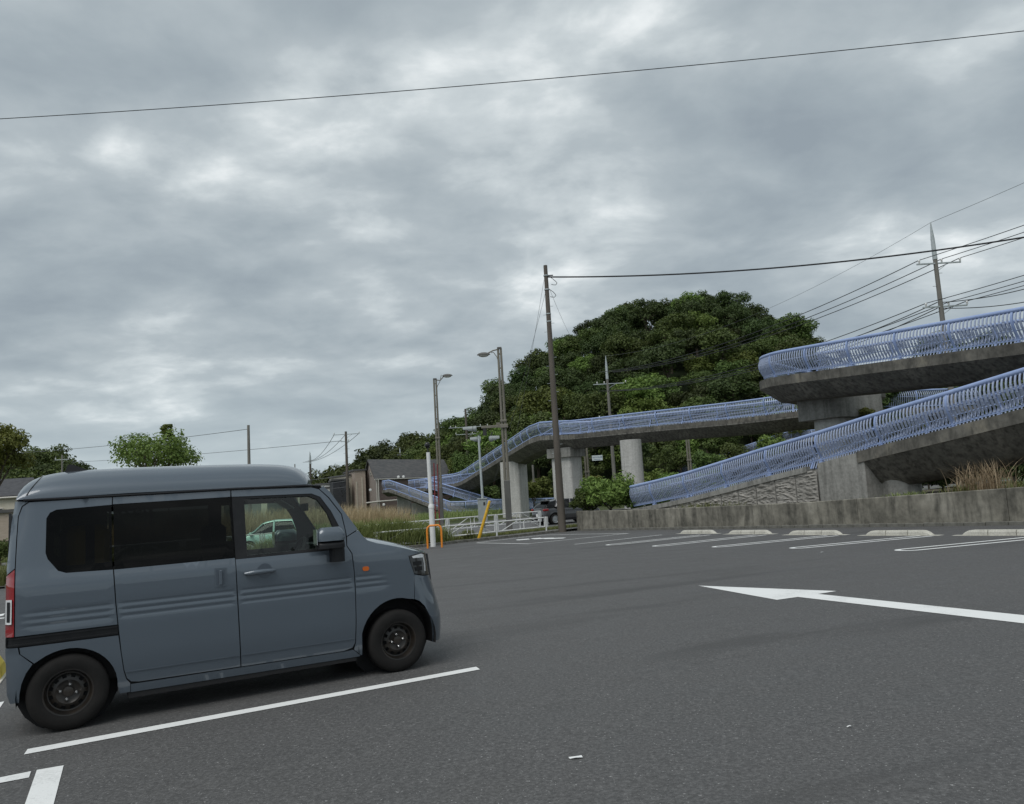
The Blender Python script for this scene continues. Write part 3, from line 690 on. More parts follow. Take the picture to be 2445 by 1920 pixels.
def flank(name, polys, m, parent, side, proud=0.0, depth=.016, step=.06, holes=(), raw=False, fine=True, smooth=50, fn=None, wd=VW):
    """a body panel cut from the flank skin; edges turned in"""
    fn = fn or inset; mb = MB()
    for poly in polys:
        P = [(p[0] if raw else tx(*p), p[1]) for p in poly]; P = dens(P, step*.6); H = [dens([(p[0] if raw else tx(*p), p[1]) for p in h], step*.6) for h in holes]
        loops_ = [P]+H; pts = []; ed = []
        for lp_ in loops_:
            o = len(pts); pts += lp_; ed += [(o+i, o+(i+1) % len(lp_)) for i in range(len(lp_))]
        x0, x1 = min(p[0] for p in P), max(p[0] for p in P); z0, z1 = min(p[1] for p in P), max(p[1] for p in P)
        zs = [z0+(z1-z0)*k/max(1, int((z1-z0)/step)) for k in range(1, max(1, int((z1-z0)/step)))]
        if fine: zs += [z for z in GROOVE if z0 < z < z1]
        for z in zs:
            n = int((x1-x0)/step)
            for k in range(1, n):
                x = x0+(x1-x0)*k/n
                if pip((x, z), P) and not any(pip((x, z), h) for h in H) and min(abs(x-q[0])+abs(z-q[1]) for lp_ in loops_ for q in lp_) > .006: pts.append((x, z))
        r = delaunay_2d_cdt([Vector(p) for p in pts], ed, [], 0, 1e-6); V, F = r[0], r[2]; o = len(mb.v)
        tri = []
        for f in F:
            c = (sum(V[i].x for i in f)/3, sum(V[i].y for i in f)/3)
            if pip(c, P) and not any(pip(c, h) for h in H): tri.append(f)
        vs = [Vector((v.x, side*(wd-fn(v.x, v.y)+proud), v.y)) for v in V]
        def wind(f):
            a, b, c = (V[i] for i in f); ccw = (b-a).cross(c-a) > 0
            return tuple(f) if (ccw == (side < 0)) else tuple(f[::-1])
        tri = [wind(f) for f in tri]; mb.add(vs, tri)
        # turned-in edge
        cnt = {}
        for f in tri:
            for a, b in zip(f, f[1:]+f[:1]): cnt[(a, b)] = 1
        be = [(a, b) for a, b in cnt if (b, a) not in cnt]; used = {}; nv = []; o2 = len(mb.v)
        for a, b in be:
            for i in (a, b):
                if i not in used: used[i] = o2+len(nv); nv.append(vs[i]-Vector((0, side*depth, 0)))
        mb.v += [tuple(v) for v in nv]
        for a, b in be: mb.f.append((o+b, o+a, used[a], used[b])); mb.m.append(0)
    return mb.build(name, m, parent, smooth)
def arc(cx, cz, rx, rz, a0, a1, n=14): return [(cx+rx*cos(radians(a0+(a1-a0)*k/n)), cz+rz*sin(radians(a0+(a1-a0)*k/n))) for k in range(n+1)]

vx, vy, vyaw = -3.317, 5.721, .5128
ez = Vector((-PA, -PB, 1)).normalized(); ex = Vector((cos(vyaw), sin(vyaw), PA*cos(vyaw)+PB*sin(vyaw))).normalized(); ey = ez.cross(ex)
van = thing('van', 'slate blue-grey boxy delivery van with black steel wheels parked beside the white line', 'van')
O_ = Vector((vx, vy, lot(vx, vy)))+ey*(VW-.012)
van.matrix_world = Matrix(((ex.x, ey.x, ez.x, O_.x), (ex.y, ey.y, ez.y, O_.y), (ex.z, ey.z, ez.z, O_.z), (0, 0, 0, 1)))
R_AX, R_R = 2.525, .345
archF = arc(R_AX, .275, .345, .36, 192, -12, 22)         # from rear low, over the top, to front low
archR = arc(.0, .268, .318, .308, 190, -12, 22)
def af(x0, x1, rev=False):
    p = [q for q in archF if x0 <= q[0] <= x1]; return p[::-1] if rev else p
def ar(x0, x1, rev=False):
    p = [q for q in archR if x0 <= q[0] <= x1]; return p[::-1] if rev else p
Q_WIN = [(.279, 1.600), (-.085, 1.585), (-.125, 1.565), (-.147, 1.525), (-.150, 1.27), (-.136, 1.225), (-.07, 1.135), (-.02, 1.115), (.285, 1.110)]
QUART = [(-.330, .702), (.316, .702), (.302, .86), (.286, 1.108)]+Q_WIN[::-1][1:]+[(.281, 1.658), (-.255, 1.650), (-.295, 1.62), (-.318, 1.55), (-.325, 1.4), (-.332, 1.17)]
LQ = [(-.302, .622), (.322, .622), (.337, .50), (.356, .36), (.374, .295), (.400, .262), (.400, .196), (.330, .196)]+[q for q in archR[::-1] if q[0] > -.2 and q[1] > .21]+[(-.212, .502), (-.296, .578)]
RB = [(-.386, .624), (-.312, .624), (-.304, .580), (-.226, .505)]+[q for q in archR[::-1] if q[0] < -.232]+[(-.312, .205), (-.330, .235), (-.352, .24), (-.368, .29)]
RB = [(-.386, .624), (-.312, .624), (-.304, .580), (-.222, .500), (-.262, .44), (-.288, .37), (-.298, .30), (-.300, .245), (-.352, .240), (-.372, .30)]
DOOR_S = [(.294, 1.107), (.309, .86), (.327, .66), (.343, .50), (.361, .365), (.379, .303), (.408, .273), (.46, .264), (1.187, .256), (1.171, .85), (1.163, 1.112)]
DOOR_ST = [(.288, 1.658), (.286, 1.603), (1.138, 1.612), (1.140, 1.666)]
DOOR_F = [(1.147, 1.666), (1.80, 1.655), (1.868, 1.634), (1.945, 1.555), (2.052, 1.405), (2.083, 1.25), (2.088, 1.128), (2.131, 1.058), (2.145, .90), (2.148, .73), (2.143, .50), (2.128, .305), (2.104, .268), (2.03, .250), (1.195, .255), (1.179, .85), (1.169, 1.100), (2.052, 1.104), (2.037, 1.29), (1.965, 1.44), (1.875, 1.570), (1.80, 1.603), (1.149, 1.611)]
FRAME_F = [(1.150, 1.609), (1.80, 1.601), (1.873, 1.569), (1.963, 1.439), (2.035, 1.289), (2.050, 1.106), (1.171, 1.102)]
GLASS_F = [(1.245, 1.588), (1.775, 1.582), (1.850, 1.545), (1.93, 1.425), (1.985, 1.29), (2.000, 1.130), (1.262, 1.122)]
PILLAR = [(1.872, 1.640), (1.905, 1.662), (1.960, 1.612), (2.08, 1.43), (2.195, 1.265), (2.096, 1.212), (2.091, 1.25), (2.060, 1.408), (1.952, 1.560)]
FENDER = [(2.097, 1.205), (2.200, 1.257), (2.235, 1.205), (2.28, 1.160), (2.36, 1.130), (2.48, 1.100), (2.60, 1.068), (2.70, 1.036), (2.79, 1.010), (2.655, .992), (2.668, .93), (2.700, .828), (2.694, .72), (2.688, .608)]+[q for q in archF[::-1] if 2.19 < q[0] < 2.68]+[(2.186, .192), (2.175, .192), (2.118, .247), (2.135, .30), (2.150, .50), (2.155, .73), (2.152, .90), (2.138, 1.062), (2.095, 1.130)]
FENDER = [p for p in FENDER if not (p[1] < .28 and 2.19 < p[0] < 2.3)]
SILL = [(.404, .252), (2.03, .243), (2.112, .246), (2.171, .190), (2.165, .182), (.404, .192)]
BUMP = [(2.703, .822), (2.80, .797), (2.938, .792), (2.965, .70), (2.995, .60), (3.035, .42), (3.035, .26), (3.015, .205), (2.93, .200), (2.873, .205), (2.868, .33), (2.845, .43), (2.79, .535), (2.74, .585), (2.694, .606)]
HEAD = [(2.662, .992), (2.675, .93), (2.706, .832), (2.80, .804), (2.932, .798), (2.915, .995), (2.80, 1.004)]
for side in (-1, 1):
    flank('rear_quarter_panel', [QUART], M_van, van, side)
    flank('rear_quarter_glass', [[(q[0]+(.003 if q[0] < .2 else -.002), q[1]) for q in Q_WIN]], M_tint, van, side, proud=-.004, depth=.004, fine=False)
    flank('wheel_arch_panel', [LQ], M_van, van, side)
    rbp = flank('rear_bumper_corner', [RB], M_van, van, side, proud=.004)
    flank('tailgate_edge', [[(-.386, 1.135), (-.338, 1.178), (-.331, 1.40), (-.324, 1.55), (-.301, 1.625), (-.262, 1.655), (-.340, 1.665), (-.362, 1.50), (-.386, 1.17)]], M_van, van, side, step=.03)
    tl = flank('tail_lamp', [[(-.387, 1.125), (-.338, 1.170), (-.336, .702), (-.387, .702)]], M_tail, van, side, proud=.007, step=.03, fine=False)
    flank('lens', [[(-.388, .96), (-.352, .96), (-.352, .79), (-.388, .79)]], M_clear, tl, side, proud=.016, step=.03, fine=False)
    flank('lens_core', [[(-.380, .945), (-.364, .945), (-.364, .805), (-.380, .805)]], M_blk, tl, side, proud=.020, step=.03, fine=False)
    dr = flank('sliding_door_rail', [[(-.387, .696), (.319, .696), (.322, .628), (-.387, .628)]], M_blk, van, side, proud=-.012, depth=.02, fine=False)
    for z in (.686, .640): flank('rail_lip', [[(-.384, z+.006), (.318, z+.006), (.319, z-.006), (-.384, z-.006)]], M_blk, dr, side, proud=-.003, depth=.012, fine=False)
    ds = flank('sliding_door', [DOOR_S], M_van, van, side); flank('door_header', [DOOR_ST], M_van, ds, side)
    flank('door_glass', [[(.290, 1.600), (1.136, 1.609), (1.161, 1.115), (.296, 1.110)]], M_tint, ds, side, proud=-.004, depth=.004, fine=False)
    df = flank('front_door', [DOOR_F], M_van, van, side)
    flank('window_frame', [FRAME_F], M_blk, df, side, proud=-.004, holes=[GLASS_F], fine=False)
    flank('door_glass', [[(q[0]-.004 if q[0] < 1.5 else q[0]+.004, q[1]) for q in GLASS_F]], M_gl, df, side, proud=-.016, depth=.003, fine=False)
    flank('door_fold', [[(.372, .352), (1.184, .348), (1.184, .342), (.373, .345)], [(1.198, .348), (2.122, .344), (2.122, .338), (1.198, .341)]], M_van, df, side, proud=.007, depth=.008, fine=False)
    flank('windscreen_pillar', [PILLAR], M_van, van, side)
    ff = flank('front_fender', [FENDER], M_van, van, side)
    flank('side_indicator', [[(2.222, .925), (2.232, .938), (2.270, .938), (2.280, .925), (2.280, .912), (2.270, .900), (2.232, .900), (2.222, .912)]], M_amber, ff, side, proud=.008, step=.02, fine=False)
    flank('sill', [SILL], M_van, van, side, proud=-.004)
    flank('front_bumper_corner', [BUMP], M_van, van, side, raw=True, step=.04)
    hl_ = flank('headlamp', [HEAD], M_hl, van, side, raw=True, proud=-.003, step=.035, fine=False)
    flank('daytime_lamp', [[(2.690, .985), (2.80, .997), (2.84, .988), (2.852, .90), (2.845, .835), (2.826, .84), (2.830, .90), (2.82, .962), (2.70, .968)]], M_clear, hl_, side, raw=True, proud=.002, step=.03, fine=False)
    flank('reflector_bowl', [[(2.70, .935), (2.80, .935), (2.80, .90), (2.708, .90)], [(2.716, .885), (2.80, .885), (2.80, .85), (2.722, .85)]], M_blk, hl_, side, raw=True, proud=.001, step=.03, fine=False)
    # inner shell, dark, behind the shut lines
    IN = [(-.372, .63), (-.372, 1.15), (-.345, 1.66), (1.90, 1.660), (2.06, 1.44), (2.19, 1.25), (2.30, 1.14), (2.60, 1.05), (2.86, .98), (2.90, .62)]+[(2.86, .45), (2.76, .60), (2.60, .66), (2.45, .66), (2.30, .60), (2.20, .46), (2.165, .21), (.41, .21), (.345, .3), (.30, .50), (.16, .60), (-.05, .61), (-.20, .53), (-.29, .60)]
    flank('inner_shell', [IN], M_inner, van, side, proud=-.022, depth=.01, holes=[[(-.13, 1.56), (.27, 1.585), (1.13, 1.59), (1.16, 1.13), (-.02, 1.13), (-.135, 1.25)], [(1.25, 1.58), (1.78, 1.575), (1.85, 1.54), (1.93, 1.42), (1.98, 1.29), (2.0, 1.135), (1.26, 1.127)]], fine=False, step=.12)
    # handles; recess and cup are flat plates with shade in their colour
    y = side*(VW-inset(1.05, .97)); sg = side
    mb = MB(); mb.box((1.052, y+sg*.001, .972), (.088, .008, .145)); hd_ = mb.build('slide_handle', M_van, ds)
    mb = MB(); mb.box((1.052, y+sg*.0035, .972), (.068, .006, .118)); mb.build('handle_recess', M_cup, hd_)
    mb = MB(); mb.bbox((1.052, y+sg*.012, .972), (.026, .022, .112), .006); mb.build('grip', M_van, hd_)
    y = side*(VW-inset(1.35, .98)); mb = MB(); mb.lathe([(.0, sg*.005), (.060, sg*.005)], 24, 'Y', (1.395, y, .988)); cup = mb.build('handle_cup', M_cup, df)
    mb = MB(); mb.tube([(1.235, y+sg*.012, .978), (1.29, y+sg*.030, .982), (1.36, y+sg*.036, .985), (1.43, y+sg*.034, .985), (1.475, y+sg*.012, .983)], [.014, .021, .021, .019, .012], 8); mb.build('door_handle', M_van, df, 60)
    mb = MB(); mb.lathe([(0, sg*.006), (.006, sg*.006)], 10, 'Y', (1.246, y+sg*.02, .979)); mb.build('keyhole', M_gloss, df)
    # door mirror: painted shell over a black base and stalk
    mr = bpy.data.objects.new('door_mirror', None); COL.objects.link(mr); mr.parent = van; my = side*(VW+.085)
    def shell(x0, x1, z0, z1, y0, y1, ztaper, n=10):
        rows = []
        for k in range(7):
            t = k/6; zz_ = z0+(z1-z0)*t; s_ = (1-ztaper*max(0, t-.3)**2.2/.46); hx = (x1-x0)/2*s_; hy = (y1-y0)/2*(1-.5*max(0, t-.45)**2/.3); cx0, cy0 = (x0+x1)/2, (y0+y1)/2
            rows.append([(cx0+hx*math.copysign(abs(cos(a))**.55, cos(a)), cy0+hy*math.copysign(abs(sin(a))**.55, sin(a)), zz_) for a in [2*pi*j/20 for j in range(21)]])
        mb = MB().grid(rows); mb.add(rows[-1][:20], [tuple(range(20))]); mb.add(rows[0][:20], [tuple(range(19, -1, -1))]); return mb
    shell(1.800, 2.045, 1.187, 1.302, my-.075, my+.075, .34).build('mirror_cap', M_van, mr, 40)
    shell(1.803, 2.042, 1.125, 1.188, my-.072, my+.072, .0).build('mirror_base', M_blk, mr, 40)
    mb = MB().bbox((1.99, side*(VW+.045), 1.075), (.11, .12, .14), .02); mb.build('mirror_stalk', M_blk, mr)
    mb = MB().box((1.7985, my, 1.225), (.003, .115, .13)); mb.build('mirror_glass', M_chrome, mr)
# roof: drip moulding and crown
YR = VW-inset(.8, 1.66)
def roof_z(x, y):
    u = min(1, abs(y)/(YR+.006)); a = (x-(-.345))/(1.985+.345); a = max(0, min(1, a)); xi = 2*a-1
    e = (max(0, 1-abs(xi)**(9 if xi < 0 else 9)))**(.42 if xi < 0 else .5)
    fall = 1.0-.10*max(0, (a-.55)/.45)**2-.06*max(0, (.3-a)/.3)**2
    return 1.672+.012*min(1, max(0, (x+.3)/.8))+(.235*(1-u**3.4)**.55)*e*fall
rows = []; NXR = 46
for i in range(NXR+1):
    a = i/NXR; a = .5-.5*cos(pi*a); rr = []
    for j in range(33):
        y = -YR-.006+(2*YR+.012)*(.5-.5*cos(pi*j/32)); x = -.345+2.33*a; bow = .16*(1-(y/YR)**2)
        x2 = -.345+(2.33-.16+bow-.03)*a; rr.append((x2, y, roof_z(x, y)))
    rows.append(rr)
roof = MB().grid(rows, flip=True).build('roof', M_van, van, 60)
for side in (-1, 1):
    MB().tube([(-.30, side*(YR+.004), 1.667), (.3, side*(YR+.006), 1.668), (1.2, side*(YR+.006), 1.676), (1.80, side*(YR+.004), 1.672), (1.915, side*(YR-.012), 1.665)], .010, 8).build('drip_moulding', M_gloss, roof, 60)
mb = MB(); mb.add([(-.02, -.03, 0), (-.02, .03, 0), (.17, .012, 0), (.17, -.012, 0), (.0, -.010, .062), (.0, .010, .062), (.035, .008, .06), (.035, -.008, .06)], [(0, 1, 5, 4), (1, 2, 6, 5), (2, 3, 7, 6), (3, 0, 4, 7), (4, 5, 6, 7)])
sm_ = []
for k in range(25):
    yy = -YR*.995+1.99*YR*k/24; xx = -.185-.095*abs(yy/YR)**5; sm_.append((xx, yy, roof_z(xx, yy)+.001))
MB().tube(sm_, .006, 6).build('tailgate_seam', M_gloss, roof, 60)
an = mb.build('antenna_fin', M_blk, roof, 50); an.location = (-.02, -.26, roof_z(-.02, -.26)-.004)
MB().tube([(.12, .28, roof_z(.12, .28)+.018), (.36, .28, roof_z(.36, .28)+.022)], .016, 6).build('roof_bar', M_blk, roof, 60)
# bonnet, windscreen, front and tail closing panels
def hood_edge(x): return lerp_tab([(2.20, 1.200), (2.28, 1.160), (2.36, 1.130), (2.48, 1.100), (2.60, 1.068), (2.70, 1.036), (2.80, 1.010), (2.93, .990)], x)
rows = []
for i in range(15):
    x = 2.20+.72*i/14; z = hood_edge(x); ye = VW-inset(min(x, xe_f(z)-.005), z)-.004
    rows.append([(x+.07*(1-(y/ye)**2)*(i/14), y, z+.065*(1-abs(y/ye)**2.6)*(1-.5*(i/14)**3)) for y in [ye*(-1+2*j/24) for j in range(25)]])
MB().grid(rows, flip=True).build('bonnet', M_van, van, 60)
rows = []
for i in range(9):
    t = i/8; x = 1.93+(2.215-1.93)*t; z = 1.655+(1.225-1.655)*t; ye = VW-inset(x, z)-.02
    rows.append([(x+.16*(1-(y/ye)**2), y, z-.02*(1-(y/ye)**2)*(1-t)) for y in [ye*(-1+2*j/16) for j in range(17)]])
MB().grid(rows, flip=True).build('windscreen', M_glw, van, 80)
rows = []
for z in (.20, .30, .42, .55, .70, .80, .90, .99):
    xe = xe_f(z)-.006; ye = VW-inset(xe_f(z)-.005, z); rows.append([(xe+.035*(1-(y/ye)**2), y, z) for y in [ye*(-1+2*j/12) for j in range(13)]])
MB().grid(rows).build('front_panel', M_van, van, 60)
MB().box((2.962, 0, .90), (.02, .70, .08)).build('grille', M_gloss, van); MB().box((3.070, 0, .50), (.016, .33, .165)).build('number_plate', M_white, van)
rows = []
for z in (.24, .40, .63, .9, 1.15, 1.4, 1.6, 1.69):
    xr = xr_f(z)+.004; ye = VW-inset(xr_f(z)+.004, z); rows.append([(xr-.012*(1-(y/ye)**2), y, z) for y in [ye*(-1+2*j/10) for j in range(11)]])
MB().grid(rows, flip=True).build('tailgate', M_van, van, 60)
MB().box((-.385, 0, 1.38), (.02, 1.02, .40)).build('rear_glass', M_gloss, van)
# underside, arches, cabin
MB().box((1.27, 0, .235), (1.76, 1.38, .17)).box((1.27, 0, .36), (3.1, .88, .16)).build('floor_pan', M_inner, van)
for xa in (0.0, R_AX):
    for side in (-1, 1):
        mb = MB(); R0 = .325 if xa == 0 else .362; mb.grid([[(xa+R0*cos(a), side*(VW-.02), .27+R0*sin(a)) for a in [pi*k/16-.2+.0 for k in range(19)]], [(xa+R0*cos(a), side*(VW-.26), .27+R0*sin(a)) for a in [pi*k/16-.2 for k in range(19)]]]); mb.build('arch_liner', M_inner, van, 60)
        mb = MB(); mb.lathe([(0, 0), (R0+.02, 0)], 20, 'Y', (xa, side*(VW-.26), .30)); mb.build('arch_back', M_inner, van)
MB().tube([(0, -.6, .25), (0, .6, .25)], .035, 8).tube([(.3, -.45, .24), (0, -.45, .22)], .025, 6).build('rear_axle', M_dark, van, 60)
MB().tube([(-.20, -.42, .22), (-.33, -.42, .25)], .03, 8).build('exhaust_pipe', M_dark, van, 60)
MB().box((2.08, 0, 1.06), (.34, 1.34, .20)).box((2.18, 0, .80), (.25, 1.34, .5)).build('dashboard', M_inner, van)
MB().box((.2, 0, .55), (1.1, 1.2, .5)).build('load_floor', M_inner, van)
for yy in (-.36, .36):
    st = bpy.data.objects.new('front_seat', None); COL.objects.link(st); st.parent = van
    MB().bbox((1.42, yy, .68), (.48, .44, .16), .04).build('cushion', M_seat, st)
    mb = MB(); Rm = Matrix.Rotation(radians(-14), 3, 'Y'); mb.box((1.19, yy, .97), (.12, .42, .54), M=Rm); mb.build('backrest', M_seat, st)
    MB().bbox((1.10, yy, 1.31), (.09, .24, .17), .03).build('head_rest', M_seat, st)
mb = MB(); c0 = Vector((1.74, -.34, 1.07)); Rm = Matrix.Rotation(radians(-62), 3, 'Y')
mb.tube([c0+Rm @ Vector((.17*cos(2*pi*k/24), .17*sin(2*pi*k/24), 0)) for k in range(24)], .014, 8, closed=True); mb.tube([c0+Rm @ Vector((-.16, 0, 0)), c0+Rm @ Vector((.16, 0, 0))], .012, 6); mb.tube([c0, c0+Vector((.22, 0, -.16))], .02, 6); mb.build('steering_wheel', M_inner, van, 60)
MB().box((1.92, .0, 1.50), (.02, .22, .07)).build('rear_view_mirror', M_inner, van)
mb = MB(); mb.box((1.80, .30, 1.545), (.15, .30, .012), M=Matrix.Rotation(radians(35), 3, 'Y')); mb.build('sun_visor', mat('visor_grey', (.25, .26, .25), .8), van)
mb = MB(); mb.bbox((.10, -.30, 1.31), (.30, .36, .30), .05, .2); bag = mb.build('yellow_bag', mat('yellow_canvas', (.75, .50, .03), .8), van)
mb = MB(); mb.box((.10, -.30, 1.31), (.06, .38, .33), .2); mb.build('bag_strap', M_inner, bag)
MB().box((.5, 0, 1.635), (1.6, 1.1, .02)).build('headliner', M_inner, van)
# wheels
def wheel(parent, x, y, R0=.267, rr=.158, side=-1, rot=0.0, wd=.148, rim_m=None, nuts=4):
    wh = bpy.data.objects.new('wheel', None); COL.objects.link(wh); wh.parent = parent; wh.location = (x, y, R0); wh.rotation_euler = (0, rot, 0); o = side
    prof = [(rr-.004, -wd*.5), (rr+.02, -wd*.56), (R0-.045, -wd*.58), (R0-.014, -wd*.50), (R0-.003, -wd*.40), (R0, 0), (R0-.003, wd*.40), (R0-.014, wd*.50), (R0-.045, wd*.58), (rr+.02, wd*.56), (rr-.004, wd*.5)]
    MB().lathe([(r, h*o) for r, h in prof], 48, 'Y').build('tyre', M_rub, wh, 40)
    q = wd*.5; prof = [(rr, q), (rr+.006, q+.006), (rr-.004, q+.004), (rr-.016, q-.02), (rr-.022, q-.050), (rr-.030, q-.052), (rr-.058, q-.034), (rr-.075, q-.030), (.060, q-.045), (.035, q-.046), (.034, q-.026), (.020, q-.022), (0, q-.022)]
    skip = (lambda i, j: i == 5 and j % 4 in (1, 2)) if nuts else None
    rm = MB().lathe([(r, h*o) for r, h in prof], 48, 'Y', skip=skip).build('rim', rim_m or M_rim, wh, 35)
    MB().lathe([(0, (q-.075)*o), (rr-.005, (q-.075)*o)], 24, 'Y').build('brake_drum', M_inner, wh)
    for k in range(nuts):
        a = 2*pi*k/nuts+.35; MB().lathe([(.0115, 0), (.0115, .022*o), (.006, .028*o), (0, .028*o)], 6, 'Y', (.052*cos(a), (q-.042)*o, .052*sin(a))).build('wheel_nut', M_nut, rm)
    return wh
for xa, ra in ((0.0, 0.55), (R_AX, .2)):
    for side in (-1, 1): wheel(van, xa, side*(VW-.088), side=side, rot=ra)
# ------------------------------------------------------------------ poles, lamps, fences, signs, cars
def tube_obj(name, pts, r, m, parent, n=8, sm=60): return MB().tube(pts, r, n).build(name, m, parent, sm)
def base(u, v, Y, z): q = at(u, v, Y); return Vector((q.x, q.y, z))
# tall brown pole at the corner of the car park
q = base(1343, 1270, 39.2, 0); zb = lot(q.x, q.y)-.02
p0 = thing('utility_pole', 'tall dark brown pole standing at the end of the retaining wall', 'pole', (q.x, q.y, zb))
H1 = at(1302, 634, q.y).z-zb; lean = Vector((at(1302, 634, q.y).x-q.x, 0, 0))
ax = lambda z: Vector((lean.x*z/H1, 0, z))
MB().tube([ax(0), ax(H1)], [.20, .10], 14).build('shaft', M_pole, p0, 60)
for k in range(22):
    z = 2.2+k*.45; s_ = 1 if k % 2 else -1; tube_obj('step_bolt', [ax(z), ax(z)+Vector((s_*.28, -.02, 0))], .011, M_galv, p0, 5)
for z in (H1-.55, H1-1.3, H1-2.6, H1-3.0): MB().lathe([(.135, -.03), (.14, 0), (.135, .03)], 12, c=ax(z)).build('band', M_galv, p0, 60)
MB().box(ax(H1-.55)+Vector((.22, 0, 0)), (.30, .05, .05)).build('bracket', M_dark, p0)
for k, (a, b) in enumerate((((.14, H1-.6), (.55, H1-1.1)), ((.12, H1-1.3), (.45, H1-1.75)))):
    loop = [ax(a[1])+Vector((a[0], -.05, 0)), ax(a[1]-.15)+Vector((a[0]+.18, -.08, 0)), ax(b[1]+.1)+Vector((b[0], -.08, 0)), ax(b[1])+Vector((b[0]-.08, -.08, 0)), ax(b[1]+.05)+Vector((b[0]-.3, -.05, 0))]
    tube_obj('cable_loop', smooth_path(loop, .08), .016, M_wire, p0, 5)
P_TOP = Vector(p0.location)+ax(H1-.62)
# lamp posts: two parallel bronze tubes out of a wide sleeve, one arm
def lamp_post(u, vbase, vtop, Y, zb, arm, label, scale=1.0):
    b = at(u, vbase, Y); b = Vector((b.x, b.y, zb)); t = thing('street_lamp', label, 'street lamp', b, 0, 'street lamps beside the road')
    top = at(u-(vbase-vtop)*.055, vtop, Y); H = top.z-zb; lx = 0
    MB().bbox((0, 0, 1.35), (.32, .30, 2.7), .03).build('sleeve', M_lampd, t)
    for s_ in (-1, 1): MB().tube([(s_*.085, 0, 2.6), (s_*.075, 0, H)], [.075, .06], 12).build('post_tube', M_lamp, t, 60)
    for k in range(9): MB().box((0, 0, 3.3+k*(H-3.6)/8.0), (.10, .06, .07)).build('spacer', M_lamp, t)
    MB().bbox((0, 0, H*.60), (.36, .22, .10), .015).build('clamp', M_lamp, t)
    MB().bbox((0, 0, H+.02), (.24, .16, .10), .015).build('cap', M_lampd, t)
    MB().tube([(arm*.10, 0, H-.05), (arm*.35, 0, H-.10), (arm*.62, 0, H-.22 if arm < 0 else H+.18)], .035, 8).build('arm', M_lamp, t, 60)
    zl = H-.27 if arm < 0 else H+.22
    MB().tube([(arm*.08, 0, H-.75), (arm*.16, 0, H-.45), (arm*.32, 0, H-.2), (arm*.45, 0, zl+.06)], .02, 6).build('stay', M_lamp, t, 60)
    hd_ = MB().lathe([(0, .10), (.10, .095), (.20, .06), (.26, 0), (.27, -.03), (.24, -.035)], 20, c=(0, 0, 0)).build('lamp_head', M_lampd, t, 50); hd_.location = (arm*.86, 0, zl); hd_.scale = (1.35, .8, 1)
    MB().lathe([(.22, 0), (.18, -.07), (.10, -.11), (0, -.12)], 20, c=(0, 0, -.035)).build('lamp_glass', M_glassl, hd_, 60)
    return t
M_lampd = var_mat('lamp_sleeve', (.10, .10, .095), (.145, .142, .135), 3.0, .6, stretch=(1, 1, .3))
lampN = lamp_post(1217, 1272, 832, 40.6, -.82, -1, 'bronze twin-tube street lamp beside the signal arm and leaning yellow guard')
lampF = lamp_post(1054, 1242, 906, 52.0, -.88, 1, 'bronze twin-tube street lamp behind the white pole and red frame')
# traffic signal arm on the near lamp: signals seen from the side with long visors
b = Vector(lampN.location); H = 1.345
sg = thing('traffic_signal', 'grey vehicle signals with long visors on an arm of the street lamp', 'traffic signal', b+Vector((0, 0, at(1205, 1018, 40.6).z-b.z)))
MB().bbox((-.62, 0, .02), (1.15, .16, .13), .02).build('arm', M_lamp, sg); MB().bbox((.0, 0, .02), (.46, .30, .18), .02).build('clamp', M_lamp, sg); MB().box((-.28, 0, .16), (.22, .1, .12)).build('label_plate', M_lamp, sg)
for k, (x, z, L_) in enumerate(((-1.55, -.05, .52), (-1.35, -.62, .36), (-.72, -.62, .36))):
    g = MB().lathe([(0, -.10), (.10, -.10), (.155, -.05), (.16, .06), (.15, .10), (0, .10)], 16, 'X', (x, 0, z)).build('signal_head', M_galv2 if False else M_box, sg, 50)
    s_ = -1 if k < 2 else 1; mb = MB(); rr = [[(x+s_*(.10+L_*t), .155*cos(a)*(1-.1*t), z+.155*sin(a)*(1-.1*t)) for a in [radians(-40+260*j/14) for j in range(15)]] for t in (0, 1)]
    rr[1] = [(p[0] if p[2] > z-.05 else p[0]-s_*L_*.5, p[1], p[2]) for p in rr[1]]; mb.grid(rr); mb.build('visor', M_box, g, 60)
    tube_obj('hanger', [(x, 0, z+.16), (x+.1, 0, min(.02, z+.34))], .03, M_dark, sg, 6)
MB().bbox((-1.02, .02, -.22), (.20, .18, .42), .03).build('bracket', M_dark, sg)
# grey device pole with control cabinet
b = base(1157, 1278, 39.2, -.80); dpole = thing('signal_control_pole', 'slim galvanised pole carrying a grey control cabinet beside the yellow guard', 'pole', b)
Hd = at(1147, 1040, b.y).z-b.z; MB().tube([(0, 0, 0), (0, 0, 1.2), (-.04, 0, Hd)], [.07, .065, .055], 12).build('shaft', M_galv, dpole, 60)
zc0 = at(1157, 1250, b.y).z-b.z; zc1 = at(1157, 1192, b.y).z-b.z
cb_ = MB().bbox((-.02, -.10, (zc0+zc1)/2), (.46, .34, zc1-zc0), .02).build('cabinet', M_box, dpole); MB().bbox((-.02, -.10, zc1+.03), (.52, .40, .05), .01).build('cabinet_roof', M_box, cb_)
MB().box((.08, -.275, zc1-.22), (.09, .015, .16)).build('meter_window', M_dark, cb_)
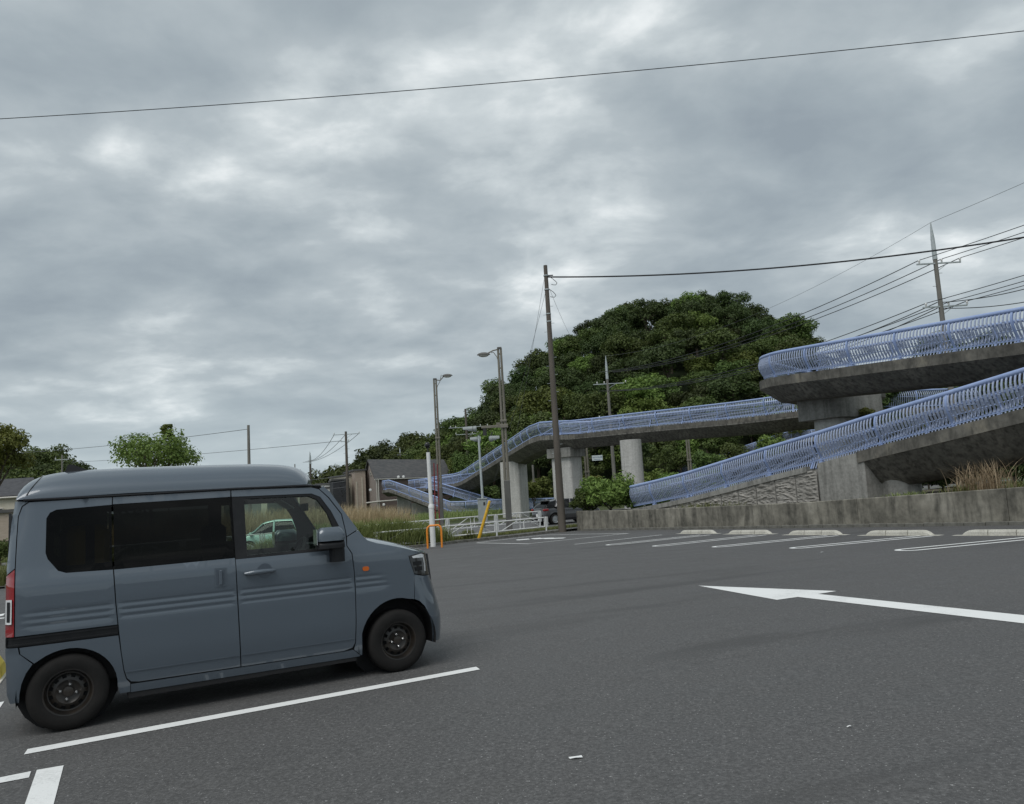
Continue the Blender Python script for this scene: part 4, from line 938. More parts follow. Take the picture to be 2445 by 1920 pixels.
# white pole with camera and the orange hoop round it
b = onlot(1034.5, 1305.5); wp = thing('white_pole', 'slim white two-stage pole with a small dome camera inside the orange hoop', 'pole', b)
Hw = at(1026, 1080, b.y).z-b.z; Hm = at(1032, 1208, b.y).z-b.z
MB().tube([(0, 0, -.05), (-.01, 0, Hm)], .115, 14).build('lower_tube', M_white, wp, 60); MB().lathe([(.125, Hm-.1), (.125, Hm), (.085, Hm+.08)], 14, c=(-.01, 0, 0)).build('collar', M_white, wp, 60)
MB().tube([(-.012, 0, Hm), (-.04, 0, Hw)], .082, 14).build('upper_tube', M_white, wp, 60)
MB().lathe([(0, .16), (.06, .15), (.10, .08), (.11, 0), (.08, -.09), (0, -.12)], 14, c=(-.06, 0, Hw+.28)).tube([(-.04, 0, Hw), (-.05, 0, Hw+.2)], .03, 6).build('camera_dome', M_gloss, wp, 60)
a, c = onlot(1021.5, 1309.5), onlot(1055.5, 1307); hb = thing('hoop_barrier', 'orange tubular hoop barrier around the foot of the white pole', 'barrier', (a+c)/2)
hp = [a-Vector((0, 0, .05)), a+Vector((0, 0, .72)), a.lerp(c, .06)+Vector((0, 0, .84)), a.lerp(c, .2)+Vector((0, 0, .90)), a.lerp(c, .8)+Vector((0, 0, .90)), a.lerp(c, .94)+Vector((0, 0, .84)), c+Vector((0, 0, .72)), c-Vector((0, 0, .05))]
hb.location = (a+c)/2; MB().tube(rel(hp, hb), .042, 12).build('hoop', M_orange, hb, 60)
# leaning yellow guy-wire guard
g0 = onlot(1141, 1291); g1 = at(1169, 1197, g0.y-.2); gg = thing('guy_guard', 'leaning yellow plastic guy-wire guard rising out of a weed tuft', 'guard', g0)
MB().tube([Vector((0, 0, -.05)), g1-g0], [.075, .062], 10).build('sleeve', M_yel, gg, 60); MB().tube([g1-g0, (g1-g0)*1.01], [.066, .066], 10).build('sleeve_cap', M_yel, gg, 60)
# red lattice frame behind the white pole
b = base(1043, 1235, 50, -.9); rf = thing('red_frame', 'narrow dark red steel ladder frame beside the far street lamp', 'frame', b)
for s_ in (0, 1):
    t0 = at(1036+s_*8, 1106+s_*2, 50); tube_obj('upright', [(-.1+s_*.26, 0, 0), (t0.x-b.x, 0, t0.z-b.z)], .035, M_red, rf, 6)
for k in range(6): MB().box((.0-.02*k, 0, .5+.6*k), (.26, .03, .03)).build('rung', M_red, rf)
# pipe fences
def pipe_fence(pts, label, h, hb_, n_mid=2, first=0.0, step=3.35):
    pts = [Vector(p) for p in pts]; t = thing('pipe_fence', label, 'fence', pts[0], 0); r_ = .030
    P = resample([p-pts[0] for p in pts], step, first); d = (pts[-1]-pts[0]); d.normalize()
    for p, _ in P:
        ps = MB().tube([p+Vector((0, 0, -.15)), p+Vector((0, 0, h+.04))], .042, 8).build('post', M_white, t, 60)
        for s_ in (-1, 1): MB().box(p+d*s_*.10+Vector((0, 0, (h+hb_)/2)), (.05, .05, h-hb_+.06), atan2(d.y, d.x)).build('bracket', M_white, ps)
    for (a, _), (b_, _) in zip(P, P[1:]):
        pn = MB(); a1, b1 = a+d*.10, b_-d*.10; L_ = (b1-a1).length; f = lambda x, z: a1+(b1-a1)*x+Vector((0, 0, z))
        pn.tube([f(0, h), f(1, h)], r_, 8); pn = pn.build('top_pipe', M_white, t, 60); MB().tube([f(0, hb_), f(1, hb_)], r_, 8).build('bottom_pipe', M_white, t, 60)
        for x0, x1, x2 in ((.46, .42, .06), (.54, .58, .94)):
            MB().tube([f(x0, hb_), f(x0, h-.10), f(x1, h-.01)], .021, 6).build('brace', M_white, t, 60) if n_mid == 2 else None
            MB().tube([f(x1 if x0 < .5 else x1, h-.01), f(x2, hb_)], .021, 6).build('diagonal', M_white, t, 60)
    return t
fA, fB = base(1075, 1297, 35.4, -.86), base(1381, 1262, 41.2, -.88); dF = (fB-fA).normalized()
fA2 = fA-dF*9.0
pipe_fence([fA2, fB], 'white pipe fence with diagonal braces along the edge of the car park', .74, .28, first=9.0-3.35*2+ (at(1182, 1260, 37.4)-fA).dot(dF) % 3.35)
nF = Vector((-dF.y, dF.x, 0)); nF = nF if nF.y > 0 else -nF
pipe_fence([fA2-dF*6+nF*4.0, fB+nF*4.0+dF*3.0], 'white pipe fence on the far side of the footway in front of the road', .92, .36, first=1.2)
# ---------------- utility poles
def upole(u, vb, vt, Y, zb, label, arms, m=M_polec, r=.17, spire=0.0, ins=True, wd=1.6, group='utility poles', yaw=0.0, steps=True):
    b = at(u, vb, Y); b = Vector((b.x, b.y, zb)); t = thing('utility_pole', label, 'utility pole', b, yaw, group); tp = at(u-(vb-vt)*.05 if False else u, vt, Y); H = tp.z-zb
    MB().tube([(0, 0, -1), (0, 0, H-spire)], [r, r*.62], 10).build('shaft', m, t, 60)
    if spire: MB().tube([(0, 0, H-spire-.3), (0, 0, H-spire*.5), (0, 0, H)], [r*.75, r*.6, .03], 8).build('spire', M_galv, t, 60)
    for z, xs in arms:
        zz_ = H-z; ca = MB().box((sum(xs)/len(xs)*.6, -.05, zz_), (max(xs)-min(xs)+.2, .08, .08)).build('crossarm', M_galv, t)
        for x in xs:
            if ins: MB().lathe([(.03, 0), (.06, .04), (.04, .10), (.07, .14), (.05, .22), (0, .24)], 8, c=(x, -.05, zz_+.04)).build('insulator', M_porc, ca, 60)
        tube_obj('arm_brace', [(0, -.06, zz_-.5), (max(xs)*.5, -.06, zz_)], .02, M_galv, ca, 5)
    if steps:
        for k in range(10): s_ = 1 if k % 2 else -1; tube_obj('step_bolt', [(0, 0, H*.35+k*H*.05), (s_*(r+.14), 0, H*.35+k*H*.05)], .012, M_dark, t, 4)
    return t, H
P_R, H_R = upole(2252, 776, 530, 45, 0.2, 'concrete pole with pointed top and two crossarms rising behind the upper ramp', [(2.55, (-1.0, .35, 1.45)), (5.2, (-.9, .45, 1.55))], M_polec, .19, 2.0)
upole(1456, 990, 849, 80, 2.0, 'grey pole with two crossarms in front of the wooded hill above the span', [(3.0, (-1.1, -.35, 1.9)), (6.6, (-1.1, .2, 2.2))], M_polec, .2, 2.2)
upole(1118, 1110, 976, 108, -.8, 'pole with a cluttered top standing before the wood behind the descending ramp', [(2.6, (-2.2, -1.5, 2.0, 3.0)), (3.6, (-1.5, .8, 1.6)), (8.0, (-.6, .8, 2.0))], M_pole, .24)
upole(1022, 1130, 1034, 150, 0, 'thin distant pole with two arms on the lower wooded slope', [(3.4, (-1.2, 1.5, 2.6)), (6.0, (-1.2, .8, 2.2))], M_polec, .22, 2.0)
upole(957, 1125, 1068, 165, 0, 'short distant pole with pale insulators above the brown apartment roof', [(1.6, (-1.2, 1.5)), (3.6, (-1.2, .3, 1.5))], M_polec, .2, 1.0)
PV, HV = upole(832, 1225, 1030, 92, -1, 'brown and grey pole with a wide crossarm beside the dark house', [(.35, (-1.4, 0, 1.6)), (1.2, (-.6, .3))], M_pole, .22)
upole(743, 1190, 1078, 140, -1, 'dark distant pole with a single crossarm seen above the van bonnet', [(4.0, (-3.2, -1.8, 3.0))], M_pole, .3, 2.0)
upole(596, 1180, 1015, 62, -1, 'plain grey pole standing behind the van roof', [], M_polec, .17, steps=False)
upole(148, 1160, 1086, 95, 0, 'plain pale pole on the left wooded slope behind the van', [(.6, (-.8, .8))], M_polec, .15, steps=False)
upole(705, 1150, 1108, 140, -1, 'faint distant pole with a bent top beside the van roof edge', [(1.2, (-1.2, 1.0))], M_polec, .15, steps=False)
for u, vb, vt, Y, zb, lab in ((1404, 1160, 1068, 66, -.9, 'twin-tube lamp post carrying the road name sign'), (1648, 1130, 1048, 70, 0, 'twin-tube lamp post cut by the far bank railing'), (1276, 1180, 1110, 80, -.9, 'single pale post between the span piers')):
    b = at(u, vb, Y); b = Vector((b.x, b.y, zb)); H = at(u, vt, Y).z-zb; t = thing('lamp_post', lab, 'post', b, 0)
    for s_ in ((-1, 1) if 'twin' in lab else (0,)): MB().tube([(s_*.11, 0, 0), (s_*.10, 0, H)], .085 if s_ else .11, 8).build('post_tube', M_lamp if s_ else M_polec, t, 60)
    MB().bbox((0, 0, H*.62), (.44, .22, .12), .02).build('clamp', M_lamp, t)
# road name sign
M_signw = mat('sign_white', (.62, .70, .72), .4); M_signb = mat('sign_blue', (.05, .11, .28), .5)
a, c = at(1413, 1088, 65.5), at(1439, 1099, 65.5); sn = thing('road_sign', 'small pale sign with dark blue lettering on an arm of the lamp post', 'sign', (a+c)/2)
W_, H_ = c.x-a.x, a.z-c.z; MB().bbox((0, 0, 0), (W_, .05, H_), .004).build('panel', M_signw, sn)
MB().box((-W_*.5-.10, .03, 0), (.3, .05, .06)).build('bracket', M_lamp, sn)
for body, size, z in (('みどりが丘公園', W_*.125, .05*H_), ('Midorigaoka Park', W_*.082, -.34*H_)):
    cu = bpy.data.curves.new('lettering', 'FONT'); cu.body = body; cu.size = size; cu.align_x = 'CENTER'; cu.extrude = .002; cu.materials.append(M_signb)
    tmp = bpy.data.objects.new('tmp_text', cu); COL.objects.link(tmp); dg = bpy.context.evaluated_depsgraph_get(); dg.update()
    lm = bpy.data.meshes.new_from_object(tmp.evaluated_get(dg)); bpy.data.objects.remove(tmp)
    o = link('lettering', lm, sn, (0, -.03, z)); o.rotation_euler = (pi/2, 0, 0)
# ---------------- cables
def cable(a, b, sag, r, m, label, n=28):
    a, b = Vector(a), Vector(b); pts = [a.lerp(b, k/n)-Vector((0, 0, sag*4*(k/n)*(1-k/n))) for k in range(n+1)]
    o = MB().tube([p-a for p in pts], r, 5).build('cable', m, None, 60, a); return tag(o, label, 'cable')
a, b = at(-300, 300, 24), at(2750, 39, 21); cable(a, b, .35, .013, M_wire, 'single long black cable crossing the open sky above the van')
cable(P_TOP, at(2750, 512, 33), .75, .040, M_wire, 'thick black cable running right from the tall brown pole')
G6 = 'parallel power cables on the concrete pole'
Pb = Vector(P_R.location)
for z, xs in ((2.55, (-1.0, .35, 1.45)), (5.2, (-.9, .45, 1.55))):
    for x in xs:
        k0 = Pb+Vector((x, -.05, H_R-z+.25)); hillp = at(1444+x*14, 889+ (0 if z < 3 else 45), 80)
        tag(cable(k0, hillp, 1.2, .026, M_wire, 'dark power cable from the concrete pole towards the wooded hill'), group=G6)
        e = Vector((k0.x+15, k0.y-21, k0.z+3.1)); tag(cable(k0, e, .5, .022, M_wire, 'dark power cable climbing right from the concrete pole'), group='parallel power cables leaving the frame')
k0 = Pb+Vector((0, 0, H_R)); cable(k0, at(1444, 850, 80), 1.6, .010, M_wireg, 'thin earth wire from the tip of the concrete pole to the hill'); cable(k0, Vector((k0.x+15, k0.y-21, k0.z+4.6)), .5, .012, M_wireg, 'thin earth wire climbing right from the tip of the concrete pole')
for dv, lab in ((0, 'lower communication cable sagging left of the concrete pole'), (14, 'lowest communication cable left of the concrete pole')):
    cable(at(2238, 722+dv, 45), at(1900, 848+dv*1.4, 70), .3, .03, M_wireg, lab); cable(at(2250, 722+dv, 45), at(2600, 640+dv*3.2, 42), .35, .026, M_wire, lab.replace('left', 'right'))
cable(at(1299, 668, 39.2), at(1228, 1060, 44), .2, .008, M_wireg, 'thin guy wire slanting left from the brown pole')
cable(at(1302, 700, 39.2), at(1180, 1150, 47), .2, .008, M_wireg, 'second thin guy wire slanting left from the brown pole')
cable(at(1312, 690, 39.2), at(1358, 795, 55), .1, .008, M_wireg, 'short thin wire slanting right from the brown pole')
cable(at(0, 1084, 90), at(590, 1025, 62), .25, .022, M_wireg, 'single cable reaching the plain pole behind the van roof')
Vb = Vector(PV.location)
for k, (x, z) in enumerate(((-1.4, .3), (0, .3), (1.6, .3), (-.6, 1.1), (.2, 5.2), (.2, 5.9), (.2, 6.6))):
    a = Vb+Vector((x, 0, HV-z)); e = at(-60, 1080+k*9+(40 if z > 2 else 0), 190) if k in (3,) else (at(735-6*k, 1100+k*2, 140) if k < 3 else at(200, 1125+8*k, 150))
    tag(cable(a, e, 1.5 if k > 3 else .9, .03, M_wireg, 'grey cable fanning out from the pole beside the dark house'), group='cables fanning from the house pole')
for k in range(3): tag(cable(Vb+Vector((.2, 0, HV-5.0-k*.8)), at(760+k*6, 1190, 118), 1.0, .03, M_wireg, 'grey service cable dropping from the pole beside the dark house'), group='service cables from the house pole')
# ------------------------------------------------------------------ passing cars
M_suv = flake_paint('suv_paint_grey', (.055, .056, .060)); M_mint = flake_paint('mint_paint', (.46, .66, .60), .8); M_alloy = mat('alloy', (.55, .56, .57), .3, .8)
M_glsuv = glass('car_glass', (.14, .15, .15), .55)
def loft(rows): return MB().grid(rows)
def car(name, label, loc, rz, paint, prof, belt, roofp, half, wheels, wr, zb=.20, lift=.0):
    """prof: lower body outline top (x, z); roofp: (x, z) of greenhouse from tail to nose; belt: z of the waist at x"""
    t = thing(name, label, 'car', loc, rz)
    xs = [p[0] for p in prof]; x0, x1 = xs[0], xs[-1]
    def top(x): return lerp_tab(prof, x)
    def wid(x):
        a = min((x-x0)/.55, (x1-x)/.75); return half*(1 if a >= 1 else (.80+.20*sqrt(max(0, 1-(1-max(a, 0))**2))))
    rows = []; N_ = 44
    for i in range(N_+1):
        x = x0+(x1-x0)*i/N_; zt = top(x); w_ = wid(x); low = zb
        for xw in wheels:
            if abs(x-xw) < wr+.07: low = max(low, wr+sqrt(max(0, (wr+.07)**2-(x-xw)**2)))
        low = min(low, zt-.12); zm = max(low+.02, min(.62, zt-.10)); zs_ = min(zm+.02+max(0, (zt-zm)*.75), zt-.03)
        half_r = [(w_*.93, low), (w_*1.0, (low+zm)/2), (w_*1.0, zm), (w_*.975, zs_), (w_*.93, zt-.01), (w_*.78, zt+.012), (w_*.4, zt+.03), (0, zt+.035)]
        rows.append([(x, -y, z) for y, z in half_r]+[(x, y, z) for y, z in half_r[::-1][1:]])
    body = MB().grid(rows); body.add(rows[0], [tuple(range(len(rows[0])))]); body.add(rows[-1], [tuple(range(len(rows[-1])-1, -1, -1))]); bo = body.build('body', paint, t, 48)
    bm = bmesh.new(); bm.from_mesh(bo.data); bmesh.ops.recalc_face_normals(bm, faces=bm.faces[:]); bm.to_mesh(bo.data); bm.free()
    # greenhouse glass and roof
    g0, g1 = roofp[0][0], roofp[-1][0]; rg = []
    for i in range(31):
        x = g0+(g1-g0)*i/30; z1 = lerp_tab(roofp, x); zb_ = min(top(x), z1)-.02; w0 = wid(x)*.93; ht = z1-zb_; w1 = w0-.20*min(1, ht/.5)
        rg.append([(x, -w0, zb_), (x, -(w0+w1)/2-.01, zb_+ht*.55), (x, -w1, z1-.05*min(1, ht*3)), (x, -w1*.8, z1-.012), (x, 0, z1), (x, w1*.8, z1-.012), (x, w1, z1-.05*min(1, ht*3)), (x, (w0+w1)/2+.01, zb_+ht*.55), (x, w0, zb_)])
    gh = MB().grid(rg).build('cabin_glass', M_glsuv, t, 50)
    rx = [p for p in roofp if p[1] > max(q[1] for q in roofp)-.16]; ra, rb = rx[0][0], rx[-1][0]; rr = []
    for i in range(19):
        x = ra-.06+(rb-ra+.12)*i/18; z1 = lerp_tab(roofp, x); w1 = wid(x)*.93-.20; rr.append([(x, -w1-.012, z1-.062), (x, -w1-.004, z1-.03), (x, -w1*.8, z1+.004), (x, 0, z1+.014), (x, w1*.8, z1+.004), (x, w1+.004, z1-.03), (x, w1+.012, z1-.062)])
    MB().grid(rr).build('roof', paint, t, 60)
    def on(x, k, s_): z1 = lerp_tab(roofp, x); zb_ = top(x)-.02; w0 = wid(x)*.93; ht = z1-zb_; w1 = w0-.20*min(1, ht/.5); return Vector((x, s_*(w0+(w1-w0)*k+.012), zb_+ht*k))
    for s_ in (-1, 1):
        for xa, xb, wdt in t_pillars[name]:
            MB().tube([on(xa, 0, s_), on((xa+xb)/2, .5, s_)+Vector((0, s_*.012, 0)), on(xb, .95, s_)], wdt, 6).build('pillar', paint, t, 60)
        MB().tube([on(x, .0, s_) for x in [g0+.25+(g1-g0-.5)*k/8 for k in range(9)]], .016, 5).build('waist_trim', M_gloss, t, 60)
        for xw in wheels:
            wheel(t, xw, s_*(half-.11), wr, wr*.66, s_, .3*xw, .19, M_alloy, 5)
            MB().lathe([(0, 0), (wr+.07, 0)], 20, 'Y', (xw, s_*(half-.26), wr+.01)).build('arch_back', M_inner, t)
        mr = MB().bbox((t_mirror[name], s_*(half+.06), top(t_mirror[name])+.03), (.14, .2, .14), .03).build('door_mirror', paint, t)
    return t
t_pillars = {'suv': [(-.05, .02, .055), (-1.10, -.75, .16), (1.25, .55, .05), (-.98, -.9, .10)], 'hatchback': [(.05, .05, .045), (-1.1, -.85, .10), (1.28, .55, .04)]}
t_mirror = {'suv': 1.0, 'hatchback': 1.05}
SUVP = [(-1.98, .62), (-1.95, .95), (-1.80, 1.02), (-1.2, 1.04), (0, 1.00), (1.0, .98), (1.3, .98), (1.75, .93), (2.10, .82), (2.20, .62), (2.24, .45)]
SUVR = [(-1.88, 1.00), (-1.62, 1.28), (-1.40, 1.44), (-1.0, 1.52), (-.3, 1.55), (.3, 1.52), (.62, 1.43), (1.0, 1.20), (1.32, .99)]
q = at(1318, 1248, 47.5)
suv = car('suv', 'dark grey compact car with red tail lamps passing behind the pipe fences', (q.x+.9, q.y+1.3, ZR), radians(28), M_suv, SUVP, None, SUVR, .88, (-1.22, 1.35), .335, .24)
for s_ in (-1, 1):
    MB().bbox((-1.80, s_*.74, .93), (.34, .22, .12), .03).build('tail_lamp', M_tail, suv); MB().box((-.1, s_*.87, .30), (1.9, .04, .14)).build('lower_cladding', M_blk, suv)
MB().box((-1.975, 0, .60), (.03, .34, .17)).build('number_plate', M_white, suv); MB().box((-1.92, 0, .36), (.16, 1.5, .22)).build('rear_valance', M_blk, suv)
MB().bbox((-1.50, 0, 1.46), (.30, 1.10, .03), .01).build('rear_spoiler', M_suv, suv)
MNP = [(-1.66, .55), (-1.64, .90), (-1.55, .96), (-1.1, .96), (0, .92), (.9, .90), (1.15, .90), (1.50, .82), (1.66, .68), (1.70, .40)]
MNR = [(-1.62, .96), (-1.50, 1.25), (-1.30, 1.42), (-.6, 1.49), (.1, 1.49), (.5, 1.42), (.95, 1.12), (1.22, .90)]
q = at(664, 1306, 36.5)
mint = car('hatchback', 'mint green small hatchback on the road seen through the van front windows', (q.x, q.y, ZR), radians(186), M_mint, MNP, None, MNR, .735, (-1.15, 1.17), .275, .20)
for s_ in (-1, 1): MB().bbox((1.52, s_*.55, .74), (.26, .30, .14), .04).build('headlamp', M_clear, mint); MB().bbox((-1.62, s_*.58, .92), (.10, .2, .34), .03).build('tail_lamp', M_tail, mint)
MB().box((1.69, 0, .50), (.03, 1.0, .12)).build('grille', M_gloss, mint)
# ------------------------------------------------------------------ vegetation
def cards(mb, n, centers, size, rnd, up_bias=.35, shell=.55, aspect=.6, droop=0.0):
    """leaf sprays spread through ellipsoid lobes: each a bent two-quad leaf facing mostly outward"""
    tot = sum(c[3]*c[3] for c in centers); 
    for cx0, cy0, cz0, r, rz_ in centers:
        for _ in range(int(n*r*r/tot)):
            while True:
                d = Vector((rnd.uniform(-1, 1), rnd.uniform(-1, 1), rnd.uniform(-1, 1)))
                if .05 < d.length < 1: break
            d.normalize(); k = (shell+(1-shell)*rnd.random()) if rnd.random() < .8 else rnd.random()
            lump = 1+.16*noise.noise((d*2.7+Vector((cx0, cy0, cz0))))
            p = Vector((cx0+d.x*r*k*lump, cy0+d.y*r*k*lump, cz0+d.z*rz_*k*lump))
            nrm = (d+Vector((rnd.uniform(-.8, .8), rnd.uniform(-.8, .8), rnd.uniform(-.5, .8)+up_bias))).normalized()
            t = nrm.orthogonal().normalized(); t = Matrix.Rotation(rnd.uniform(0, 6.28), 3, nrm) @ t; b_ = nrm.cross(t); s_ = size*rnd.uniform(.6, 1.35)
            a = t*s_*.5; c = b_*s_*.5*aspect
            mb.add([p-a, p+c*.9-a*.1+nrm*s_*.06, p+a-nrm*s_*.14, p-c*.9-a*.1+nrm*s_*.06], [(0, 1, 2, 3)])
    return mb
def crown_mesh(seed, kind, R_=4.0, Hc=3.6, n=2600, size=.42, lobes=20, flat=1.0):
    rnd = random.Random(seed); L_ = [(0, 0, 0, R_*.58, Hc*.60)]
    for k in range(lobes):
        a = rnd.uniform(0, 6.28); e = rnd.uniform(-.45, 1.0); q = R_*rnd.uniform(.36, .80); rr = R_*rnd.uniform(.17, .38)
        L_.append((q*cos(a)*cos(e), q*sin(a)*cos(e), Hc*.62*sin(e)*flat, rr, rr*rnd.uniform(.65, .9)))
    mb = cards(MB(), n, L_, size, rnd); return mb.mesh('crown', kind), L_
def trunk_mesh(seed, H, r, spread, nb=6, m=None):
    rnd = random.Random(seed); mb = MB(); top = Vector((rnd.uniform(-.3, .3), rnd.uniform(-.3, .3), H))
    mb.tube([(0, 0, -.4), (0.03, 0, H*.3), top*.6+Vector((0, 0, 0)), top], [r*1.2, r, r*.75, r*.25], 8)
    for k in range(nb):
        a = 2*pi*k/nb+rnd.uniform(-.3, .3); z0 = H*rnd.uniform(.35, .7); b = Vector((cos(a)*spread*rnd.uniform(.6, 1), sin(a)*spread*rnd.uniform(.6, 1), H*rnd.uniform(.85, 1.15)))
        s_ = Vector((0, 0, z0)); mid = s_.lerp(b, .5)+Vector((0, 0, .12*H)); mb.tube([s_, mid, b], [r*.5, r*.32, r*.08], 5)
        for j in range(2): c = mid.lerp(b, .4)+Vector((rnd.uniform(-1, 1), rnd.uniform(-1, 1), rnd.uniform(.2, 1)))*spread*.35; mb.tube([mid, c], [r*.2, r*.05], 4)
    return mb.mesh('trunk', m or M_bark, 60)
TR = [trunk_mesh(50+k, 5.6, .20, 2.6) for k in range(3)]
CR = {}
for nm, m in (('D', M_leafD), ('M', M_leafM), ('L', M_leafL)):
    CR[nm] = [crown_mesh(100+ord(nm)*7+k, m, n=4200, size=.40, lobes=24)[0] for k in range(3)]
def put_tree(x, y, z, kind, sc, sz, label, group, rnd):
    t = thing('tree', label, 'tree', (x, y, z), rnd.uniform(0, 6.28), group)
    link('trunk', rnd.choice(TR), t).scale = (sc, sc, sz); c = link('crown', rnd.choice(CR[kind]), t, (0, 0, 5.4*sz)); c.scale = (sc, sc, sz); return t
# wooded hill
SKY_M = [(960, 1110), (1010, 1075), (1068, 1035), (1100, 1010), (1135, 972), (1191, 926), (1248, 884), (1326, 821), (1366, 787), (1416, 753), (1495, 742), (1574, 703), (1630, 688), (1708, 683), (1753, 691), (1776, 715), (1843, 742), (1900, 764), (1933, 804), (1960, 850), (2010, 900), (2100, 950), (2250, 1000)]
YF, YR_ = 98.0, 150.0
def hill_z(u, Y):
    zr = at(u, lerp_tab(SKY_M, u), YR_).z-7.6; zf = -.6+1.6*max(0, min(1, (u-1250)/500)); t = (Y-YF)/(YR_-YF)
    if t <= 0: return zf+t*3
    if t > 1: return zr-(t-1)*30
    return zf+(zr-zf)*(1-(1-t)**1.5*.85-.15*(1-t))
rows = []
for i in range(60):
    Y = 90+i*1.35; rr = []
    for j in range(70):
        u = 940+j*20; x = (u-IW/2)/FPX*Y*1.012; rr.append((x, Y, hill_z(u, Y)+.5*noise.noise((x*.1, Y*.1, 0))))
    rows.append(rr)
tag(MB().grid(rows).build('hill', M_wood), kind='structure')
rnd = random.Random(5); ntree = 0
LAB = {'D': 'dark green broadleaf tree %s of the tall wooded hill', 'M': 'mid green broadleaf tree %s of the tall wooded hill', 'L': 'bright green broadleaf tree %s of the tall wooded hill'}
for r_i in range(12):
    t = (r_i+.35)/12; Y = YF+(YR_-YF)*t; step = 4.5/(Y/FPX)
    u = 985+rnd.uniform(0, step)
    while u < 2090:
        uu = u+rnd.uniform(-.3, .3)*step; YY = Y+rnd.uniform(-1.8, 1.8); x = (uu-IW/2)/FPX*YY*1.012; z = hill_z(uu, YY)
        if uu < 1075 and YY < 116: u += step; continue
        k = rnd.choices('DML', (.50, .38, .12) if t > .35 else (.22, .44, .34))[0]; sc = rnd.uniform(.75, 1.2)
        where = 'on the foot' if t < .34 else ('on the middle slope' if t < .72 else 'along the crest')
        put_tree(x, YY, z-.4, k, sc, sc*rnd.uniform(.8, 1.08), LAB[k] % where, 'trees of the wooded hill '+where, rnd); ntree += 1; u += step*rnd.uniform(.85, 1.2)
# far woods that read as one mass
def wood(name, label, sky_, yf, yr, zf, n_rows, step_m, m_pair, drop=8.0, cards_n=900, csize=.8, R_=4.2):
    rnd = random.Random(len(name)); u0, u1 = sky_[0][0], sky_[-1][0]; rows = []
    def hz_(u, Y):
        zr = at(u, lerp_tab(sky_, u), yr).z-drop; t = (Y-yf)/(yr-yf); return zf+(max(zr, zf)-zf)*(max(0, t)**.8 if t <= 1 else 1-(t-1)*2)
    for i in range(24):
        Y = yf+(yr-yf)*1.3*i/23; rows.append([((u-IW/2)/FPX*Y*1.01, Y, hz_(u, Y)) for u in [u0+(u1-u0)*j/40 for j in range(41)]])
    tag(MB().grid(rows).build(name+'_slope', M_wood), kind='structure')
    mb = MB()
    for r_i in range(n_rows):
        Y = yf+(yr-yf)*(r_i+.5)/n_rows; st = step_m/(Y/FPX); u = u0+rnd.uniform(0, st)
        while u < u1:
            x = (u-IW/2)/FPX*Y*1.01; z = hz_(u, Y); q = rnd.uniform(.75, 1.2)*R_
            if at(u, lerp_tab(sky_, u), Y).z > zf+2:
                L_ = [(x, Y, z+4.2, q*.8, q*.75)]+[(x+rnd.uniform(-.6, .6)*q, Y+rnd.uniform(-.6, .2)*q, z+4.2+rnd.uniform(-.2, .7)*q, q*.42, q*.34) for _ in range(5)]
                m0 = len(mb.f); cards(mb, cards_n, L_, csize, rnd); mi = rnd.choice((0, 0, 1)); mb.m[m0:] = [mi]*(len(mb.f)-m0)
            u += st*rnd.uniform(.8, 1.2)
    o = mb.build(name, list(m_pair)); return tag(o, label, 'woodland', kind='stuff')
wood('far_wood', 'distant dark green wooded hill behind the brown apartment house', [(690, 1200), (730, 1172), (760, 1152), (790, 1130), (830, 1100), (860, 1082), (888, 1066), (930, 1043), (978, 1026), (1010, 1026), (1040, 1042), (1090, 1068), (1140, 1100)], 135, 215, -1, 8, 6.0, (M_leafM, M_leafD))
wood('side_wood', 'wooded slope behind the van roof at its rear end', [(-150, 1010), (-60, 1045), (20, 1052), (60, 1060), (110, 1054), (150, 1063), (190, 1088), (230, 1108), (270, 1130), (330, 1170)], 95, 150, -1, 6, 5.0, (M_leafM, M_leafD), cards_n=1100, csize=.6, R_=3.6)
wood('hazy_wood', 'pale distant ridge on the skyline between the poles', [(520, 1190), (600, 1172), (680, 1160), (760, 1155), (830, 1160), (900, 1170)], 700, 900, 0, 3, 26.0, (M_leafM, M_leafM), drop=14, cards_n=260, csize=4.0, R_=15)
# nearer single trees
def own_tree(name, label, u, vtop, vbot_crown, width_px, Y, zb, m, seed, n, size, trunk_r=.14, cat='tree', lobes=16, group=None, flat=1.0):
    zt = at(u, vtop, Y).z; zc = at(u, vbot_crown, Y).z; R_ = width_px*Y/FPX/2; b = at(u, vbot_crown, Y); t = thing(name, label, cat, (b.x, Y, zb), 0, group)
    me, L_ = crown_mesh(seed, m, R_, (zt-zc)/2, n, size, lobes, flat); c = link('crown', me, t, (0, 0, (zt+zc)/2-zb))
    link('trunk', trunk_mesh(seed, (zt+zc)/2-zb-.02*(zt-zc), trunk_r, R_*.8, 8), t); return t
own_tree('tree', 'spreading green street tree with a thin taller shoot behind the van roof', 362, 1018, 1150, 250, 48, -1, M_leafL, 31, 5200, .21, .12, lobes=26, flat=.9)
sh = own_tree('tree', 'slender leafy shoot sticking out above the spreading street tree', 402, 1002, 1062, 42, 48.2, 1.5, M_leafL, 33, 420, .20, .03, lobes=6)
own_tree('tree', 'yellow-green tree overhanging the tiled roof behind the rear of the van', -15, 975, 1180, 190, 44, -1, M_leafY, 35, 7000, .20, .15, lobes=20)
for k, (u, vt, vb, wpx, Y, lab) in enumerate(((2260, 776, 900, 150, 62, 'dark tree rising behind the upper ramp beside the concrete pole'), (2390, 772, 900, 130, 60, 'dark tree behind the upper ramp railing away from the pole'), (2150, 850, 950, 150, 66, 'dark tree under the pole seen between the two ramps'))):
    own_tree('tree', lab, u, vt, vb, wpx, Y, 0, M_leafD, 60+k, 2600, .30, .15)
